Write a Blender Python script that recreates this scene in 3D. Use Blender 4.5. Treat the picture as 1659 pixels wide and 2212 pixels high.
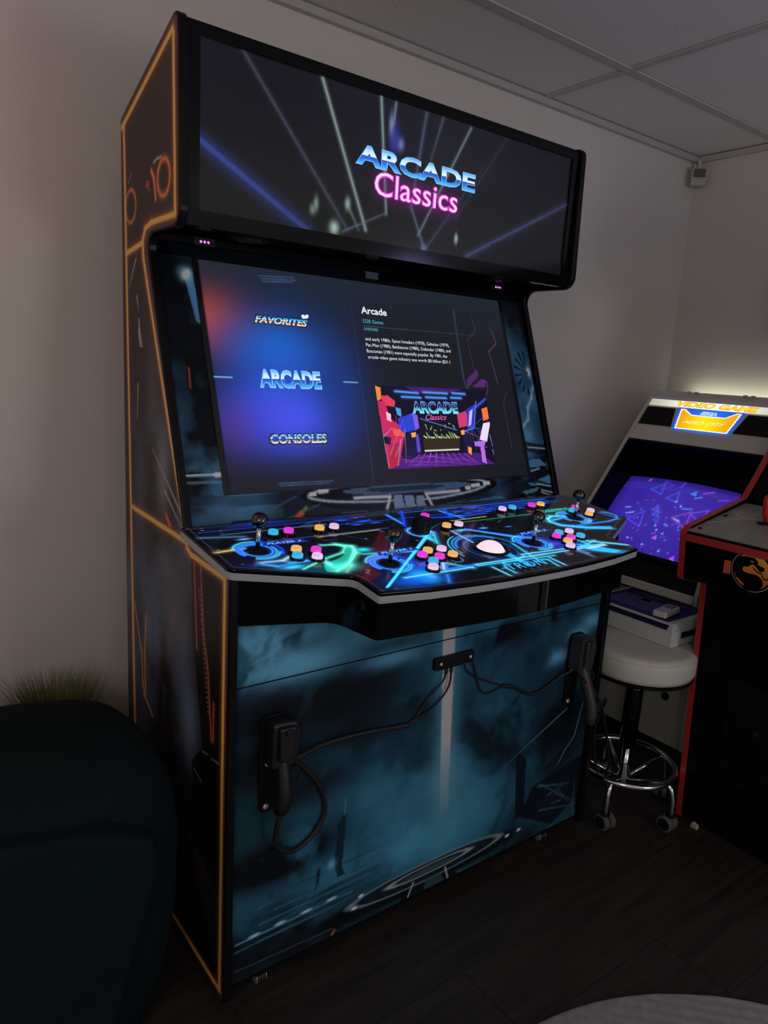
import bpy, bmesh, math, random
import numpy as np
from mathutils import Matrix, Vector
from math import sin, cos, pi, radians

for o in list(bpy.data.objects): bpy.data.objects.remove(o)
scene = bpy.context.scene
COL = scene.collection
R = random.Random(7)

# ------------------------------------------------------------------ camera
FPX = 1572.1
CAM = np.array((-0.5497, -1.9356, 1.3429))
def basis(yaw, pitch, roll):
    f = np.array([sin(yaw)*cos(pitch), cos(yaw)*cos(pitch), sin(pitch)])
    r0 = np.array([cos(yaw), -sin(yaw), 0]); u0 = np.cross(r0, f)
    return cos(roll)*r0 + sin(roll)*u0, -sin(roll)*r0 + cos(roll)*u0, f
RR, UU, FF = basis(radians(37.25), radians(-11.478), radians(3.344))
cd = bpy.data.cameras.new('camera'); cam = bpy.data.objects.new('camera', cd); COL.objects.link(cam)
cd.sensor_fit = 'VERTICAL'; cd.sensor_height = 36.0; cd.lens = FPX/2212*36
cam.matrix_world = Matrix(((RR[0], UU[0], -FF[0], CAM[0]), (RR[1], UU[1], -FF[1], CAM[1]), (RR[2], UU[2], -FF[2], CAM[2]), (0, 0, 0, 1)))
cd.clip_start = 0.02
scene.camera = cam
def hit(px, py, n, k):            # pixel -> point on the plane n.p = k
    n = np.asarray(n, float); d = FF + RR*(px-829.5)/FPX + UU*(1106-py)/FPX
    return CAM + (k - n@CAM)/(n@d)*d

# ------------------------------------------------------------------ world, lamps, exposure
w = bpy.data.worlds.new('world'); scene.world = w; w.use_nodes = True
bg = w.node_tree.nodes['Background']; bg.inputs[0].default_value = (0.95, 0.93, 0.98, 1); bg.inputs[1].default_value = 0.30
def lamp(name, kind, loc, energy, color, size=.3, aim=None):
    l = bpy.data.lights.new(name, kind); l.energy = energy; l.color = color
    if kind == 'AREA': l.shape = 'DISK'; l.size = size
    else: l.shadow_soft_size = size
    o = bpy.data.objects.new(name, l); o.location = loc; COL.objects.link(o)
    if aim is not None: o.rotation_euler = (Vector(aim)-Vector(loc)).to_track_quat('-Z', 'Y').to_euler()
    return o
lamp('room_key_light', 'POINT', (-1.5, -2.7, 1.75), 25, (1.0, .85, .72), .25)  # unseen, added behind the camera to light the wall and left panel
lamp('right_fill_light', 'POINT', (1.1, -3.6, 1.15), 30, (1.0, .97, .93), .35)  # unseen fill, added to brighten the right wall and ceiling
lamp('red_tint_light', 'POINT', (-1.1, -.5, 1.95), 3.4, (1.0, .35, .25), .15)  # unseen red source, added for the reddish tint on the upper left wall
lamp('blue_tint_light', 'POINT', (1.9, -2.2, 1.75), 5, (.5, .5, 1.0), .15)  # unseen blue source, added for the bluish tone of the ceiling
vs = scene.view_settings; vs.view_transform = 'Standard'; vs.look = 'None'; vs.exposure = 0; vs.gamma = 1; vs.use_curve_mapping = False

# ------------------------------------------------------------------ helpers
WM = {}
def S(r, g=None, b=None):
    if g is None: g = b = r
    return tuple((c/255/12.92 if c/255 <= .04045 else ((c/255+.055)/1.055)**2.4) for c in (r, g, b))
def mat(name, base=(.5, .5, .5), rough=.5, metal=0, emit=None, es=1.0, coat=0, noise=0, nscale=40, bump=0, bscale=200, spec=.5, sheen=0, trans=0):
    m = bpy.data.materials.new(name); m.use_nodes = True; nt = m.node_tree; b = nt.nodes['Principled BSDF']
    b.inputs['Base Color'].default_value = (*base, 1); b.inputs['Roughness'].default_value = rough; b.inputs['Metallic'].default_value = metal
    b.inputs['Specular IOR Level'].default_value = spec; b.inputs['Coat Weight'].default_value = coat; b.inputs['Coat Roughness'].default_value = .05
    b.inputs['Sheen Weight'].default_value = sheen; b.inputs['Transmission Weight'].default_value = trans
    if emit: b.inputs['Emission Color'].default_value = (*emit, 1); b.inputs['Emission Strength'].default_value = es
    if noise or bump:
        tc = nt.nodes.new('ShaderNodeTexCoord')
    if noise:
        t = nt.nodes.new('ShaderNodeTexNoise'); t.inputs['Scale'].default_value = nscale; t.inputs['Detail'].default_value = 6
        r = nt.nodes.new('ShaderNodeMapRange'); r.inputs['To Min'].default_value = 1-noise; r.inputs['To Max'].default_value = 1+noise
        mx = nt.nodes.new('ShaderNodeMix'); mx.data_type = 'RGBA'; mx.blend_type = 'MULTIPLY'; mx.inputs['Factor'].default_value = 1
        mx.inputs[6].default_value = (*base, 1)
        nt.links.new(tc.outputs['Object'], t.inputs['Vector']); nt.links.new(t.outputs['Fac'], r.inputs['Value']); nt.links.new(r.outputs['Result'], mx.inputs[7]); nt.links.new(mx.outputs[2], b.inputs['Base Color'])
    if bump:
        t = nt.nodes.new('ShaderNodeTexNoise'); t.inputs['Scale'].default_value = bscale; t.inputs['Detail'].default_value = 4
        bp = nt.nodes.new('ShaderNodeBump'); bp.inputs['Strength'].default_value = bump; bp.inputs['Distance'].default_value = .002
        nt.links.new(tc.outputs['Object'], t.inputs['Vector']); nt.links.new(t.outputs['Fac'], bp.inputs['Height']); nt.links.new(bp.outputs['Normal'], b.inputs['Normal'])
    return m
def art_mat(name, emissive, rough=.3, coat=0, spec=.5, es=1.0):
    m = bpy.data.materials.new(name); m.use_nodes = True; nt = m.node_tree; b = nt.nodes['Principled BSDF']
    a = nt.nodes.new('ShaderNodeAttribute'); a.attribute_name = 'Col'
    b.inputs['Roughness'].default_value = rough; b.inputs['Coat Weight'].default_value = coat; b.inputs['Specular IOR Level'].default_value = spec; b.inputs['Coat Roughness'].default_value = .04
    if emissive:
        b.inputs['Base Color'].default_value = (.006, .006, .007, 1); nt.links.new(a.outputs['Color'], b.inputs['Emission Color']); b.inputs['Emission Strength'].default_value = es
    else: nt.links.new(a.outputs['Color'], b.inputs['Base Color'])
    return m
def ramp_mat(name, stops, emissive=True, es=1.0):
    m = bpy.data.materials.new(name); m.use_nodes = True; nt = m.node_tree; b = nt.nodes['Principled BSDF']
    a = nt.nodes.new('ShaderNodeAttribute'); a.attribute_name = 'ty'; r = nt.nodes.new('ShaderNodeValToRGB')
    e = r.color_ramp.elements
    while len(e) < len(stops): e.new(.5)
    for i, (p, c) in enumerate(stops): e[i].position = p; e[i].color = (*c, 1)
    nt.links.new(a.outputs['Fac'], r.inputs['Fac'])
    b.inputs['Roughness'].default_value = .4
    if emissive:
        b.inputs['Base Color'].default_value = (.01, .01, .01, 1); nt.links.new(r.outputs['Color'], b.inputs['Emission Color']); b.inputs['Emission Strength'].default_value = es
    else: nt.links.new(r.outputs['Color'], b.inputs['Base Color'])
    return m
def link(o, parent=None, M=None):
    COL.objects.link(o); M = M or Matrix.Identity(4)
    if parent is not None: o.parent = parent; o.matrix_parent_inverse = WM[parent.name].inverted()
    o.matrix_basis = M; WM[o.name] = M
    return o
def tag(o, label, cat, group=None):
    o['label'] = label; o['category'] = cat
    if group: o['group'] = group
    return o
def thing(name, loc, label, cat, group=None):
    o = bpy.data.objects.new(name, None); o.empty_display_size = .05
    link(o, None, Matrix.Translation(loc)); return tag(o, label, cat, group)
def obj(name, bm, m, parent=None, M=None, bevel=0, seg=2, smooth=False, keep=False):
    if isinstance(bm, bmesh.types.BMesh):
        bmesh.ops.recalc_face_normals(bm, faces=bm.faces)
        me = bpy.data.meshes.new(name); bm.to_mesh(me); bm.free()
    else: me = bm
    if smooth:
        for p in me.polygons: p.use_smooth = True
    if m: me.materials.clear(); me.materials.append(m)
    o = bpy.data.objects.new(name, me); link(o, parent, M)
    if bevel:
        md = o.modifiers.new('bevel', 'BEVEL'); md.width = bevel; md.segments = seg; md.limit_method = 'ANGLE'; md.angle_limit = radians(40)
    return o
def box(x0, x1, y0, y1, z0, z1, bm=None):
    bm = bm or bmesh.new()
    v = [bm.verts.new(p) for p in ((x0,y0,z0),(x1,y0,z0),(x1,y1,z0),(x0,y1,z0),(x0,y0,z1),(x1,y0,z1),(x1,y1,z1),(x0,y1,z1))]
    for f in ((0,3,2,1),(4,5,6,7),(0,1,5,4),(1,2,6,5),(2,3,7,6),(3,0,4,7)): bm.faces.new([v[i] for i in f])
    return bm
def prism(pts, f0, f1, bm=None):            # pts 2D, f0/f1 map (a,b)->3D for both caps
    bm = bm or bmesh.new()
    A = [bm.verts.new(f0(*p)) for p in pts]; B = [bm.verts.new(f1(*p)) for p in pts]; n = len(pts)
    bm.faces.new(A); bm.faces.new(B[::-1])
    for i in range(n): bm.faces.new((A[i], B[i], B[(i+1) % n], A[(i+1) % n]))
    return bm
def lathe(prof, seg=24, bm=None):           # prof [(r,z)], around local z
    bm = bm or bmesh.new(); rings = []
    for r, z in prof:
        if r < 1e-6: rings.append([bm.verts.new((0, 0, z))])
        else: rings.append([bm.verts.new((r*cos(2*pi*i/seg), r*sin(2*pi*i/seg), z)) for i in range(seg)])
    for a, b in zip(rings, rings[1:]):
        for i in range(seg):
            j = (i+1) % seg
            if len(a) == 1 and len(b) == 1: continue
            if len(a) == 1: bm.faces.new((a[0], b[i], b[j]))
            elif len(b) == 1: bm.faces.new((a[i], a[j], b[0]))
            else: bm.faces.new((a[i], a[j], b[j], b[i]))
    for r in (rings[0], rings[-1]):
        if len(r) > 2: bm.faces.new(r)
    return bm
def catmull(P, n=8):
    P = [Vector(p) for p in P]; Q = [2*P[0]-P[1]] + P + [2*P[-1]-P[-2]]; out = []
    for i in range(1, len(Q)-2):
        p0, p1, p2, p3 = Q[i-1:i+3]
        for k in range(n):
            t = k/n; out.append(.5*((2*p1)+(p2-p0)*t+(2*p0-5*p1+4*p2-p3)*t*t+(3*p1-p0-3*p2+p3)*t**3))
    out.append(P[-1]); return out
def tube(path, r, seg=8, bm=None, sq=(1, 1)):
    bm = bm or bmesh.new(); path = [Vector(p) for p in path]; n = len(path); rings = []
    rad = r if callable(r) else (lambda t: r)
    up = None
    for i, p in enumerate(path):
        t = (path[min(i+1, n-1)]-path[max(i-1, 0)]).normalized()
        if up is None: up = t.orthogonal().normalized()
        up = (up - t*up.dot(t)).normalized(); s = t.cross(up); rr = rad(i/(n-1))
        rings.append([bm.verts.new(p+up*rr*sq[0]*cos(2*pi*k/seg)+s*rr*sq[1]*sin(2*pi*k/seg)) for k in range(seg)])
    for a, b in zip(rings, rings[1:]):
        for k in range(seg): bm.faces.new((a[k], a[(k+1) % seg], b[(k+1) % seg], b[k]))
    bm.faces.new(rings[0][::-1]); bm.faces.new(rings[-1]); return bm
def torus(Rr, r, z=0, seg=40, s2=8, bm=None):
    bm = bm or bmesh.new(); g = [[bm.verts.new(((Rr+r*cos(b))*cos(a), (Rr+r*cos(b))*sin(a), z+r*sin(b))) for b in [2*pi*k/s2 for k in range(s2)]] for a in [2*pi*k/seg for k in range(seg)]]
    for i in range(seg):
        for k in range(s2): bm.faces.new((g[i][k], g[(i+1) % seg][k], g[(i+1) % seg][(k+1) % s2], g[i][(k+1) % s2]))
    return bm
def rpoly(pts, n=6):                        # [(x,y,r)] -> rounded corner polygon
    out = []; N = len(pts)
    for i in range(N):
        p = Vector(pts[i][:2]); r = pts[i][2]
        if r <= 0: out.append(tuple(p)); continue
        a = (Vector(pts[i-1][:2])-p).normalized(); b = (Vector(pts[(i+1) % N][:2])-p).normalized()
        ang = math.acos(max(-1, min(1, a.dot(b)))); d = r/math.tan(ang/2)
        c = p+(a+b).normalized()*(r/sin(ang/2)); s = p+a*d-c; e = p+b*d-c
        a0 = math.atan2(s.y, s.x); a1 = math.atan2(e.y, e.x); da = (a1-a0+pi) % (2*pi)-pi
        for k in range(n+1): t = a0+da*k/n; out.append((c.x+r*cos(t), c.y+r*sin(t)))
    return out
def catmull2(P, n=4):
    V3 = [Vector((p[0], p[1], 0)) for p in P]; N = len(V3); out = []
    for i in range(N):
        p0, p1, p2, p3 = V3[i-1], V3[i], V3[(i+1) % N], V3[(i+2) % N]
        for k in range(n):
            t = k/n; q = .5*((2*p1)+(p2-p0)*t+(2*p0-5*p1+4*p2-p3)*t*t+(3*p1-p0-3*p2+p3)*t**3); out.append((q.x, q.y))
    return out
def inset(poly, d):                         # shrink polygon (any winding)
    P = [Vector(p) for p in poly]; N = len(P)
    A = sum(P[i].x*P[(i+1) % N].y-P[(i+1) % N].x*P[i].y for i in range(N)); sg = 1 if A > 0 else -1; out = []
    for i in range(N):
        e1 = (P[i]-P[i-1]).normalized(); e2 = (P[(i+1) % N]-P[i]).normalized()
        n1 = Vector((-e1.y, e1.x))*sg; n2 = Vector((-e2.y, e2.x))*sg; b = n1+n2
        if b.length < 1e-6: b = n1
        b.normalize(); k = max(.5, b.dot(n1)); out.append(tuple(P[i]+b*(d/k)))
    return out

# ------------------------------------------------------------------ painted prints and screens: colour stored on a fine grid
def vnoise(U, V, seed):
    rs = np.random.RandomState(seed); T = rs.rand(64, 64)
    iu = np.floor(U).astype(int); iv = np.floor(V).astype(int); fu = U-iu; fv = V-iv
    fu = fu*fu*(3-2*fu); fv = fv*fv*(3-2*fv); g = lambda a, b: T[a % 64, b % 64]
    return (g(iu, iv)*(1-fu)+g(iu+1, iv)*fu)*(1-fv)+(g(iu, iv+1)*(1-fu)+g(iu+1, iv+1)*fu)*fv
def fbm(U, V, seed, oct=5):
    s = 0; a = .5
    for k in range(oct): s = s+a*vnoise(U*2**k, V*2**k, seed+k); a *= .5
    return s
class Canvas:
    def __init__(c, a0, a1, b0, b1, res, P, base=(0, 0, 0)):
        c.na = int(round((a1-a0)/res))+1; c.nb = int(round((b1-b0)/res))+1
        c.a = np.linspace(a0, a1, c.na); c.b = np.linspace(b0, b1, c.nb); c.A, c.B = np.meshgrid(c.a, c.b, indexing='ij')
        c.rgb = np.zeros((c.na, c.nb, 3)); c.rgb[:] = base; c.P = P; c.res = res
    def win(c, a0, a1, b0, b1):
        i0, i1 = np.searchsorted(c.a, (a0, a1)); j0, j1 = np.searchsorted(c.b, (b0, b1))
        return slice(max(i0-1, 0), min(i1+1, c.na)), slice(max(j0-1, 0), min(j1+1, c.nb))
    def mix(c, w, al, col, add=False):
        al = np.clip(al, 0, 1)[..., None]; col = np.asarray(col)
        c.rgb[w] = c.rgb[w]+al*col if add else c.rgb[w]*(1-al)+al*col
    def line(c, p, q, wd, col, glow=0, ga=.4, add=False, fade=None, px=True):
        if px: p, q = c.P(*p), c.P(*q)
        p = np.array(p); q = np.array(q); g = max(glow, 0)+wd
        w = c.win(min(p[0], q[0])-2*g, max(p[0], q[0])+2*g, min(p[1], q[1])-2*g, max(p[1], q[1])+2*g)
        A, B = c.A[w], c.B[w]; d = q-p; L2 = max(d@d, 1e-9); t = np.clip(((A-p[0])*d[0]+(B-p[1])*d[1])/L2, 0, 1)
        ds = np.hypot(A-p[0]-t*d[0], B-p[1]-t*d[1]); f = 1 if fade is None else fade[0]*(1-t)+fade[1]*t
        if glow: c.mix(w, ga*np.exp(-(ds/glow)**2)*f, col, add)
        c.mix(w, np.clip((wd/2-ds)/c.res+.5, 0, 1)*f, col, add)
    def path(c, pts, wd, col, **k):
        for p, q in zip(pts, pts[1:]): c.line(p, q, wd, col, **k)
    def ring(c, ctr, r, wd, col, glow=0, ga=.4, arc=None, asp=1., px=True, al=1.):
        if px: ctr = c.P(*ctr)
        m = r+wd+2*glow; w = c.win(ctr[0]-m*asp, ctr[0]+m*asp, ctr[1]-m, ctr[1]+m); A = (c.A[w]-ctr[0])/asp; B = c.B[w]-ctr[1]
        ds = abs(np.hypot(A, B)-r); k = al
        if arc: th = np.degrees(np.arctan2(B, A)) % 360; k = k*(((th-arc[0]) % 360) < (arc[1]-arc[0]))
        if glow: c.mix(w, ga*np.exp(-(ds/glow)**2)*k, col)
        c.mix(w, np.clip((wd/2-ds)/c.res+.5, 0, 1)*k, col)
    def blob(c, ctr, ra, rb, col, al=1., p=2, rot=0, add=False, px=True):
        if px: ctr = c.P(*ctr)
        m = max(ra, rb)*2.6; w = c.win(ctr[0]-m, ctr[0]+m, ctr[1]-m, ctr[1]+m); A = c.A[w]-ctr[0]; B = c.B[w]-ctr[1]
        x = A*cos(rot)+B*sin(rot); y = -A*sin(rot)+B*cos(rot); c.mix(w, al*np.exp(-((x/ra)**2+(y/rb)**2)**(p/2)), col, add)
    def poly(c, pts, col, al=1., px=True, grad=None):
        if px: pts = [c.P(*p) for p in pts]
        P = np.array(pts); w = c.win(P[:, 0].min(), P[:, 0].max(), P[:, 1].min(), P[:, 1].max()); A, B = c.A[w], c.B[w]
        ins = inpoly(A, B, P)
        if grad is not None:
            t = ((A-P[:, 0].min())/np.ptp(P[:, 0]))[..., None] if grad[0] == 'a' else ((B-P[:, 1].min())/np.ptp(P[:, 1]))[..., None]
            col = np.asarray(col)*(1-t)+np.asarray(grad[1])*t
        c.mix(w, ins*al, col)
    def mesh(c, name, f, clip=None, gain=1., mx=None, brange=None):
        rgb = c.rgb*gain
        if mx: rgb = np.minimum(rgb, mx)
        j0, j1 = (0, c.nb) if brange is None else tuple(np.searchsorted(c.b, brange))
        A = c.A[:, j0:j1]; B = c.B[:, j0:j1]; rgb = rgb[:, j0:j1]; na, nb = A.shape
        V = np.stack(f(A, B), -1).reshape(-1, 3)
        I = np.arange(na*nb).reshape(na, nb); Q = np.stack((I[:-1, :-1], I[1:, :-1], I[1:, 1:], I[:-1, 1:]), -1).reshape(-1, 4)
        if clip is not None:
            ca = (A[:-1, :-1]+A[1:, 1:])/2; cb = (B[:-1, :-1]+B[1:, 1:])/2; Q = Q[inpoly(ca, cb, np.array(clip)).reshape(-1) > 0]
            u, inv = np.unique(Q, return_inverse=True); V = V[u]; Q = inv.reshape(-1, 4); C = rgb.reshape(-1, 3)[u]
        else: C = rgb.reshape(-1, 3)
        me = bpy.data.meshes.new(name); me.vertices.add(len(V)); me.vertices.foreach_set('co', V.astype(np.float32).ravel())
        me.loops.add(len(Q)*4); me.loops.foreach_set('vertex_index', Q.astype(np.int32).ravel())
        me.polygons.add(len(Q)); me.polygons.foreach_set('loop_start', np.arange(0, len(Q)*4, 4, dtype=np.int32))
        me.update(calc_edges=True)
        at = me.attributes.new('Col', 'FLOAT_COLOR', 'POINT'); at.data.foreach_set('color', np.concatenate((C, np.ones((len(C), 1))), 1).astype(np.float32).ravel())
        return me
def inpoly(A, B, P):
    ins = np.zeros(A.shape, bool); n = len(P)
    for i in range(n):
        x0, y0 = P[i]; x1, y1 = P[(i+1) % n]
        if y0 == y1: continue
        cnd = ((y0 > B) != (y1 > B)) & (A < (x1-x0)*(B-y0)/(y1-y0)+x0); ins ^= cnd
    return ins.astype(float)
def lettering(s, f, a0, a1, b0, b1, m, parent, bold=0, shear=0, space=1., name='lettering', kx=0.):
    cu = bpy.data.curves.new('t', 'FONT'); cu.body = s; cu.offset = bold; cu.shear = shear; cu.space_character = space; cu.resolution_u = 3
    ob = bpy.data.objects.new('t', cu); me = bpy.data.meshes.new_from_object(ob); bpy.data.objects.remove(ob); bpy.data.curves.remove(cu)
    n = len(me.vertices); co = np.zeros(n*3, np.float32); me.vertices.foreach_get('co', co); co = co.reshape(-1, 3)
    lo, hi = co.min(0), co.max(0); tx = (co[:, 0]-lo[0])/(hi[0]-lo[0]); ty = (co[:, 1]-lo[1])/(hi[1]-lo[1])
    V = np.stack(f(a0+(a1-a0)*tx, b0+(b1-b0)*ty+kx*tx), -1); me.vertices.foreach_set('co', V.astype(np.float32).ravel()); me.name = name
    at = me.attributes.new('ty', 'FLOAT', 'POINT'); at.data.foreach_set('value', ty.astype(np.float32)); me.update()
    return obj(name, me, m, parent)

# ------------------------------------------------------------------ shared materials
BLACK = mat('black_laminate', (.004, .004, .005), .35, noise=.2, spec=.2)
GLOSS = mat('black_gloss', (.003, .003, .004), .12, noise=.1, spec=.25)
MATTE = mat('black_plastic', (.005, .005, .006), .5, noise=.2, spec=.25)
RUBBER = mat('black_rubber', (.008, .008, .008), .6, noise=.2)
CHROME = mat('chrome', (.75, .75, .77), .12, 1, noise=.05)
DCHROME = mat('black_chrome', (.11, .10, .095), .06, 1, noise=.05)
WHITEP = mat('white_plastic', (.62, .62, .62), .4, noise=.05)
SCREW = mat('screw_metal', (.7, .69, .66), .35, .6, noise=.05)

# ================================================================== THE ROOM
CEIL = 2.2825; RX = 2.50
wall_m = mat('plaster_wall', (.67, .64, .605), .85, noise=.04, nscale=3, bump=.35, bscale=90)
def struct(o): o['kind'] = 'structure'; return o
struct(obj('wall_back', box(-3.2, RX+.1, 0, .1, 0, CEIL+.06), wall_m))
struct(obj('wall_right', box(RX, RX+.1, -4.2, 0, 0, CEIL+.06), wall_m))
# floor: boards laid along the long wall
fm = bpy.data.materials.new('dark_floor_board'); fm.use_nodes = True; nt = fm.node_tree; b = nt.nodes['Principled BSDF']
tc = nt.nodes.new('ShaderNodeTexCoord'); mp = nt.nodes.new('ShaderNodeMapping'); mp.inputs['Scale'].default_value = (1.2, 14, 14)
nz = nt.nodes.new('ShaderNodeTexNoise'); nz.inputs['Scale'].default_value = 3; nz.inputs['Detail'].default_value = 7
oi = nt.nodes.new('ShaderNodeObjectInfo'); ad = nt.nodes.new('ShaderNodeVectorMath'); ad.operation = 'ADD'
cr = nt.nodes.new('ShaderNodeValToRGB'); cr.color_ramp.elements[0].position = .3; cr.color_ramp.elements[0].color = (.012, .009, .008, 1); cr.color_ramp.elements[1].position = .75; cr.color_ramp.elements[1].color = (.032, .025, .020, 1)
nt.links.new(tc.outputs['Object'], mp.inputs['Vector']); nt.links.new(mp.outputs['Vector'], ad.inputs[0]); nt.links.new(oi.outputs['Random'], ad.inputs[1])
nt.links.new(ad.outputs[0], nz.inputs['Vector']); nt.links.new(nz.outputs['Fac'], cr.inputs['Fac']); nt.links.new(cr.outputs['Color'], b.inputs['Base Color']); b.inputs['Roughness'].default_value = .55
floor = struct(obj('floor', box(-3.2, RX, -4.2, 0, -.08, -.0015), mat('floor_underlay', (.008, .007, .006), .8, noise=.1)))
pw, pl = .19, 1.25
pme = bpy.data.meshes.new('plank'); bm = box(0, pl-.002, 0, pw-.002, -.012, 0); bmesh.ops.recalc_face_normals(bm, faces=bm.faces); bm.to_mesh(pme); bm.free(); pme.materials.append(fm)
for j in range(13):
    off = (j*.47) % pl
    for i in range(-2, 3):
        x = i*pl+off-.6
        if x > RX-pl+.2 or x < -2.2: continue
        link(bpy.data.objects.new('plank', pme), floor, Matrix.Translation((x, -.19*(j+1), 0)))
# ceiling: suspended grid with mineral tiles
tile_m = bpy.data.materials.new('mineral_tile'); tile_m.use_nodes = True; nt = tile_m.node_tree; b = nt.nodes['Principled BSDF']; b.inputs['Roughness'].default_value = .95
tc = nt.nodes.new('ShaderNodeTexCoord'); vo = nt.nodes.new('ShaderNodeTexVoronoi'); vo.inputs['Scale'].default_value = 75; vo.inputs['Randomness'].default_value = 1
cr = nt.nodes.new('ShaderNodeValToRGB'); cr.color_ramp.elements[0].position = .10; cr.color_ramp.elements[0].color = (.22, .21, .21, 1); cr.color_ramp.elements[1].position = .17; cr.color_ramp.elements[1].color = (.74, .72, .70, 1)
nz = nt.nodes.new('ShaderNodeTexNoise'); nz.inputs['Scale'].default_value = 14; ml = nt.nodes.new('ShaderNodeMath'); ml.operation = 'ADD'; ml.inputs[1].default_value = 0
sc = nt.nodes.new('ShaderNodeMapRange'); sc.inputs['From Min'].default_value = .35; sc.inputs['From Max'].default_value = .65; sc.inputs['To Min'].default_value = .0; sc.inputs['To Max'].default_value = .09
nt.links.new(tc.outputs['Object'], vo.inputs['Vector']); nt.links.new(tc.outputs['Object'], nz.inputs['Vector']); nt.links.new(nz.outputs['Fac'], sc.inputs['Value'])
nt.links.new(vo.outputs['Distance'], ml.inputs[0]); nt.links.new(sc.outputs['Result'], ml.inputs[1]); nt.links.new(ml.outputs[0], cr.inputs['Fac']); nt.links.new(cr.outputs['Color'], b.inputs['Base Color'])
ceil_ = struct(obj('ceiling', box(-3.2, RX+.1, -4.2, .1, CEIL+.03, CEIL+.06), mat('ceiling_slab', (.3, .3, .3), .9, noise=.1)))
bar_m = mat('grid_bar_paint', (.50, .485, .46), .6, noise=.06)
xs = [-2.147, -.927, .293, 1.513, RX]; ds = [0, .3556, .9656, 1.5756, 2.1856, 2.7956, 3.4, 4.2]
for i in range(4):
    for j in range(7):
        obj('ceiling_tile', box(xs[i], xs[i+1]-.002, -ds[j+1]+.001, -ds[j]-.001, CEIL+.004, CEIL+.02), tile_m, ceil_)
for x in xs[:4]: obj('grid_bar', box(x-.014, x+.014, -4.2, -.022, CEIL-.002, CEIL+.003), bar_m, ceil_)
for d in ds[1:7]:
    obj('grid_bar', box(-3.2, RX-.022, -d-.014, -d+.014, CEIL-.003, CEIL+.0025), bar_m, ceil_)
struct(obj('trim_1', box(-3.2, RX, -.022, -.0005, CEIL-.022, CEIL), bar_m, bevel=.002))
struct(obj('trim_2', box(RX-.022, RX-.0005, -4.2, -.023, CEIL-.022, CEIL), bar_m, bevel=.002))

# ================================================================== FOUR-PLAYER CABINET
W = 1.16; T = .018
cab = thing('arcade_cabinet', (W/2, -.45, 0), 'tall black four-player arcade cabinet with lit control deck, large screen and orange-lined side', 'arcade cabinet')
PROF = rpoly([(.17, .03, 0), (.765, .03, .008), (.765, .948, .004), (.553, .974, 0), (.335, 1.58, .03), (.522, 1.58, .035), (.514, 1.962, .022), (.17, 1.838, .006)])
for x0, x1 in ((0, T), (W-T, W)):
    sp = obj('side_panel', prism(PROF, lambda d, z: (x0, -d, z), lambda d, z: (x1, -d, z)), BLACK, cab, bevel=.0025)
    if x0 == 0: left_panel = sp
obj('back_panel', box(T+.0005, W-T-.0005, -.186, -.171, .04, 1.83), BLACK, cab)
tp = [(.175, 1.825), (.497, 1.941), (.491, 1.955), (.172, 1.8375)]
obj('top_panel', prism(tp, lambda d, z: (T+.0005, -d, z-.004), lambda d, z: (W-T-.0005, -d, z-.004)), BLACK, cab)
obj('bottom_panel', box(T+.0005, W-T-.0005, -.74, -.19, .035, .05), BLACK, cab)

# --- side artwork (orange neon outline over a dark cloudscape)
def PX(px, py): p = hit(px, py, (1, 0, 0), 0); return (-p[1], p[2])
c = Canvas(.17, .77, .03, 1.965, .003, PX)
n1 = fbm(c.A*7+3, c.B*5, 11); n2 = fbm(c.A*16, c.B*9+5, 40)
hz = np.exp(-((c.B-.62)/.34)**2)*.9+np.exp(-((c.B-1.02)/.2)**2)*.6+.1
cl = np.clip((n1-.42)*2.6, 0, 1)*hz
base = np.array(S(26, 22, 20))*np.clip((c.B-.15)/.9, .12, 1)[..., None]
c.rgb = base+cl[..., None]*(np.array(S(62, 72, 92))-base)*np.clip(c.B/.75, .3, 1)[..., None]
OR = np.array(S(176, 130, 68)); OG = np.array(S(120, 62, 18)); DIM = np.array(S(120, 60, 36)); BLK = np.array(S(10, 8, 8))
# darker clear band behind the upper part
c.blob((330, 250), .2, .22, S(27, 20, 18), .85, 4); c.blob((395, 1420), .05, .16, S(60, 68, 84), .75); c.blob((410, 1570), .045, .09, S(74, 88, 110), .75); c.blob((372, 1280), .05, .10, S(62, 62, 66), .7); c.blob((352, 1020), .035, .09, S(92, 94, 100), .7); c.blob((330, 860), .03, .10, S(64, 62, 62), .5); c.blob((300, 1320), .045, .13, S(18, 16, 15), .8); c.blob((300, 800), .05, .25, BLK, .6); c.blob((318, 1120), .06, .09, BLK, .5)
# abstract print on the panel: grey strokes, thin red lines, dark slabs
c.poly([(412, 1200), (420, 1400), (440, 1640), (470, 1660), (486, 1262), (440, 1230)], S(14, 11, 10), .92)
c.poly([(415, 1640), (420, 1730), (472, 1900), (476, 1640), (452, 1600)], S(9, 8, 9), .9)
for p, q in (((420, 1215), (426, 1400)), ((434, 1225), (440, 1370)), ((440, 1370), (449, 1440)), ((449, 1440), (457, 1600)), ((462, 1520), (461, 1600))):
    c.line(p, q, .004, S(128, 62, 46), glow=.006, ga=.25)
for k in range(26): c.line((430.5+k*.75, 1275+k*10.5), (433+k*.75, 1275.5+k*10.5), .003, S(96, 70, 60))
for p, q in (((294, 560), (280, 620)), ((296, 640), (300, 670)), ((301, 690), (302, 745)), ((299, 830), (297, 905)), ((356, 1060), (398, 1152)), ((392, 1110), (330, 970))):
    c.line(p, q, .006, S(120, 118, 122), fade=(.9, .25))
c.poly([(300, 690), (305, 720), (309, 750), (303, 750), (299, 720)], S(118, 118, 124), .7)
c.poly([(357, 1103), (368, 1128), (372, 1140), (366, 1138), (358, 1118)], S(160, 62, 40), .9)
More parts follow.
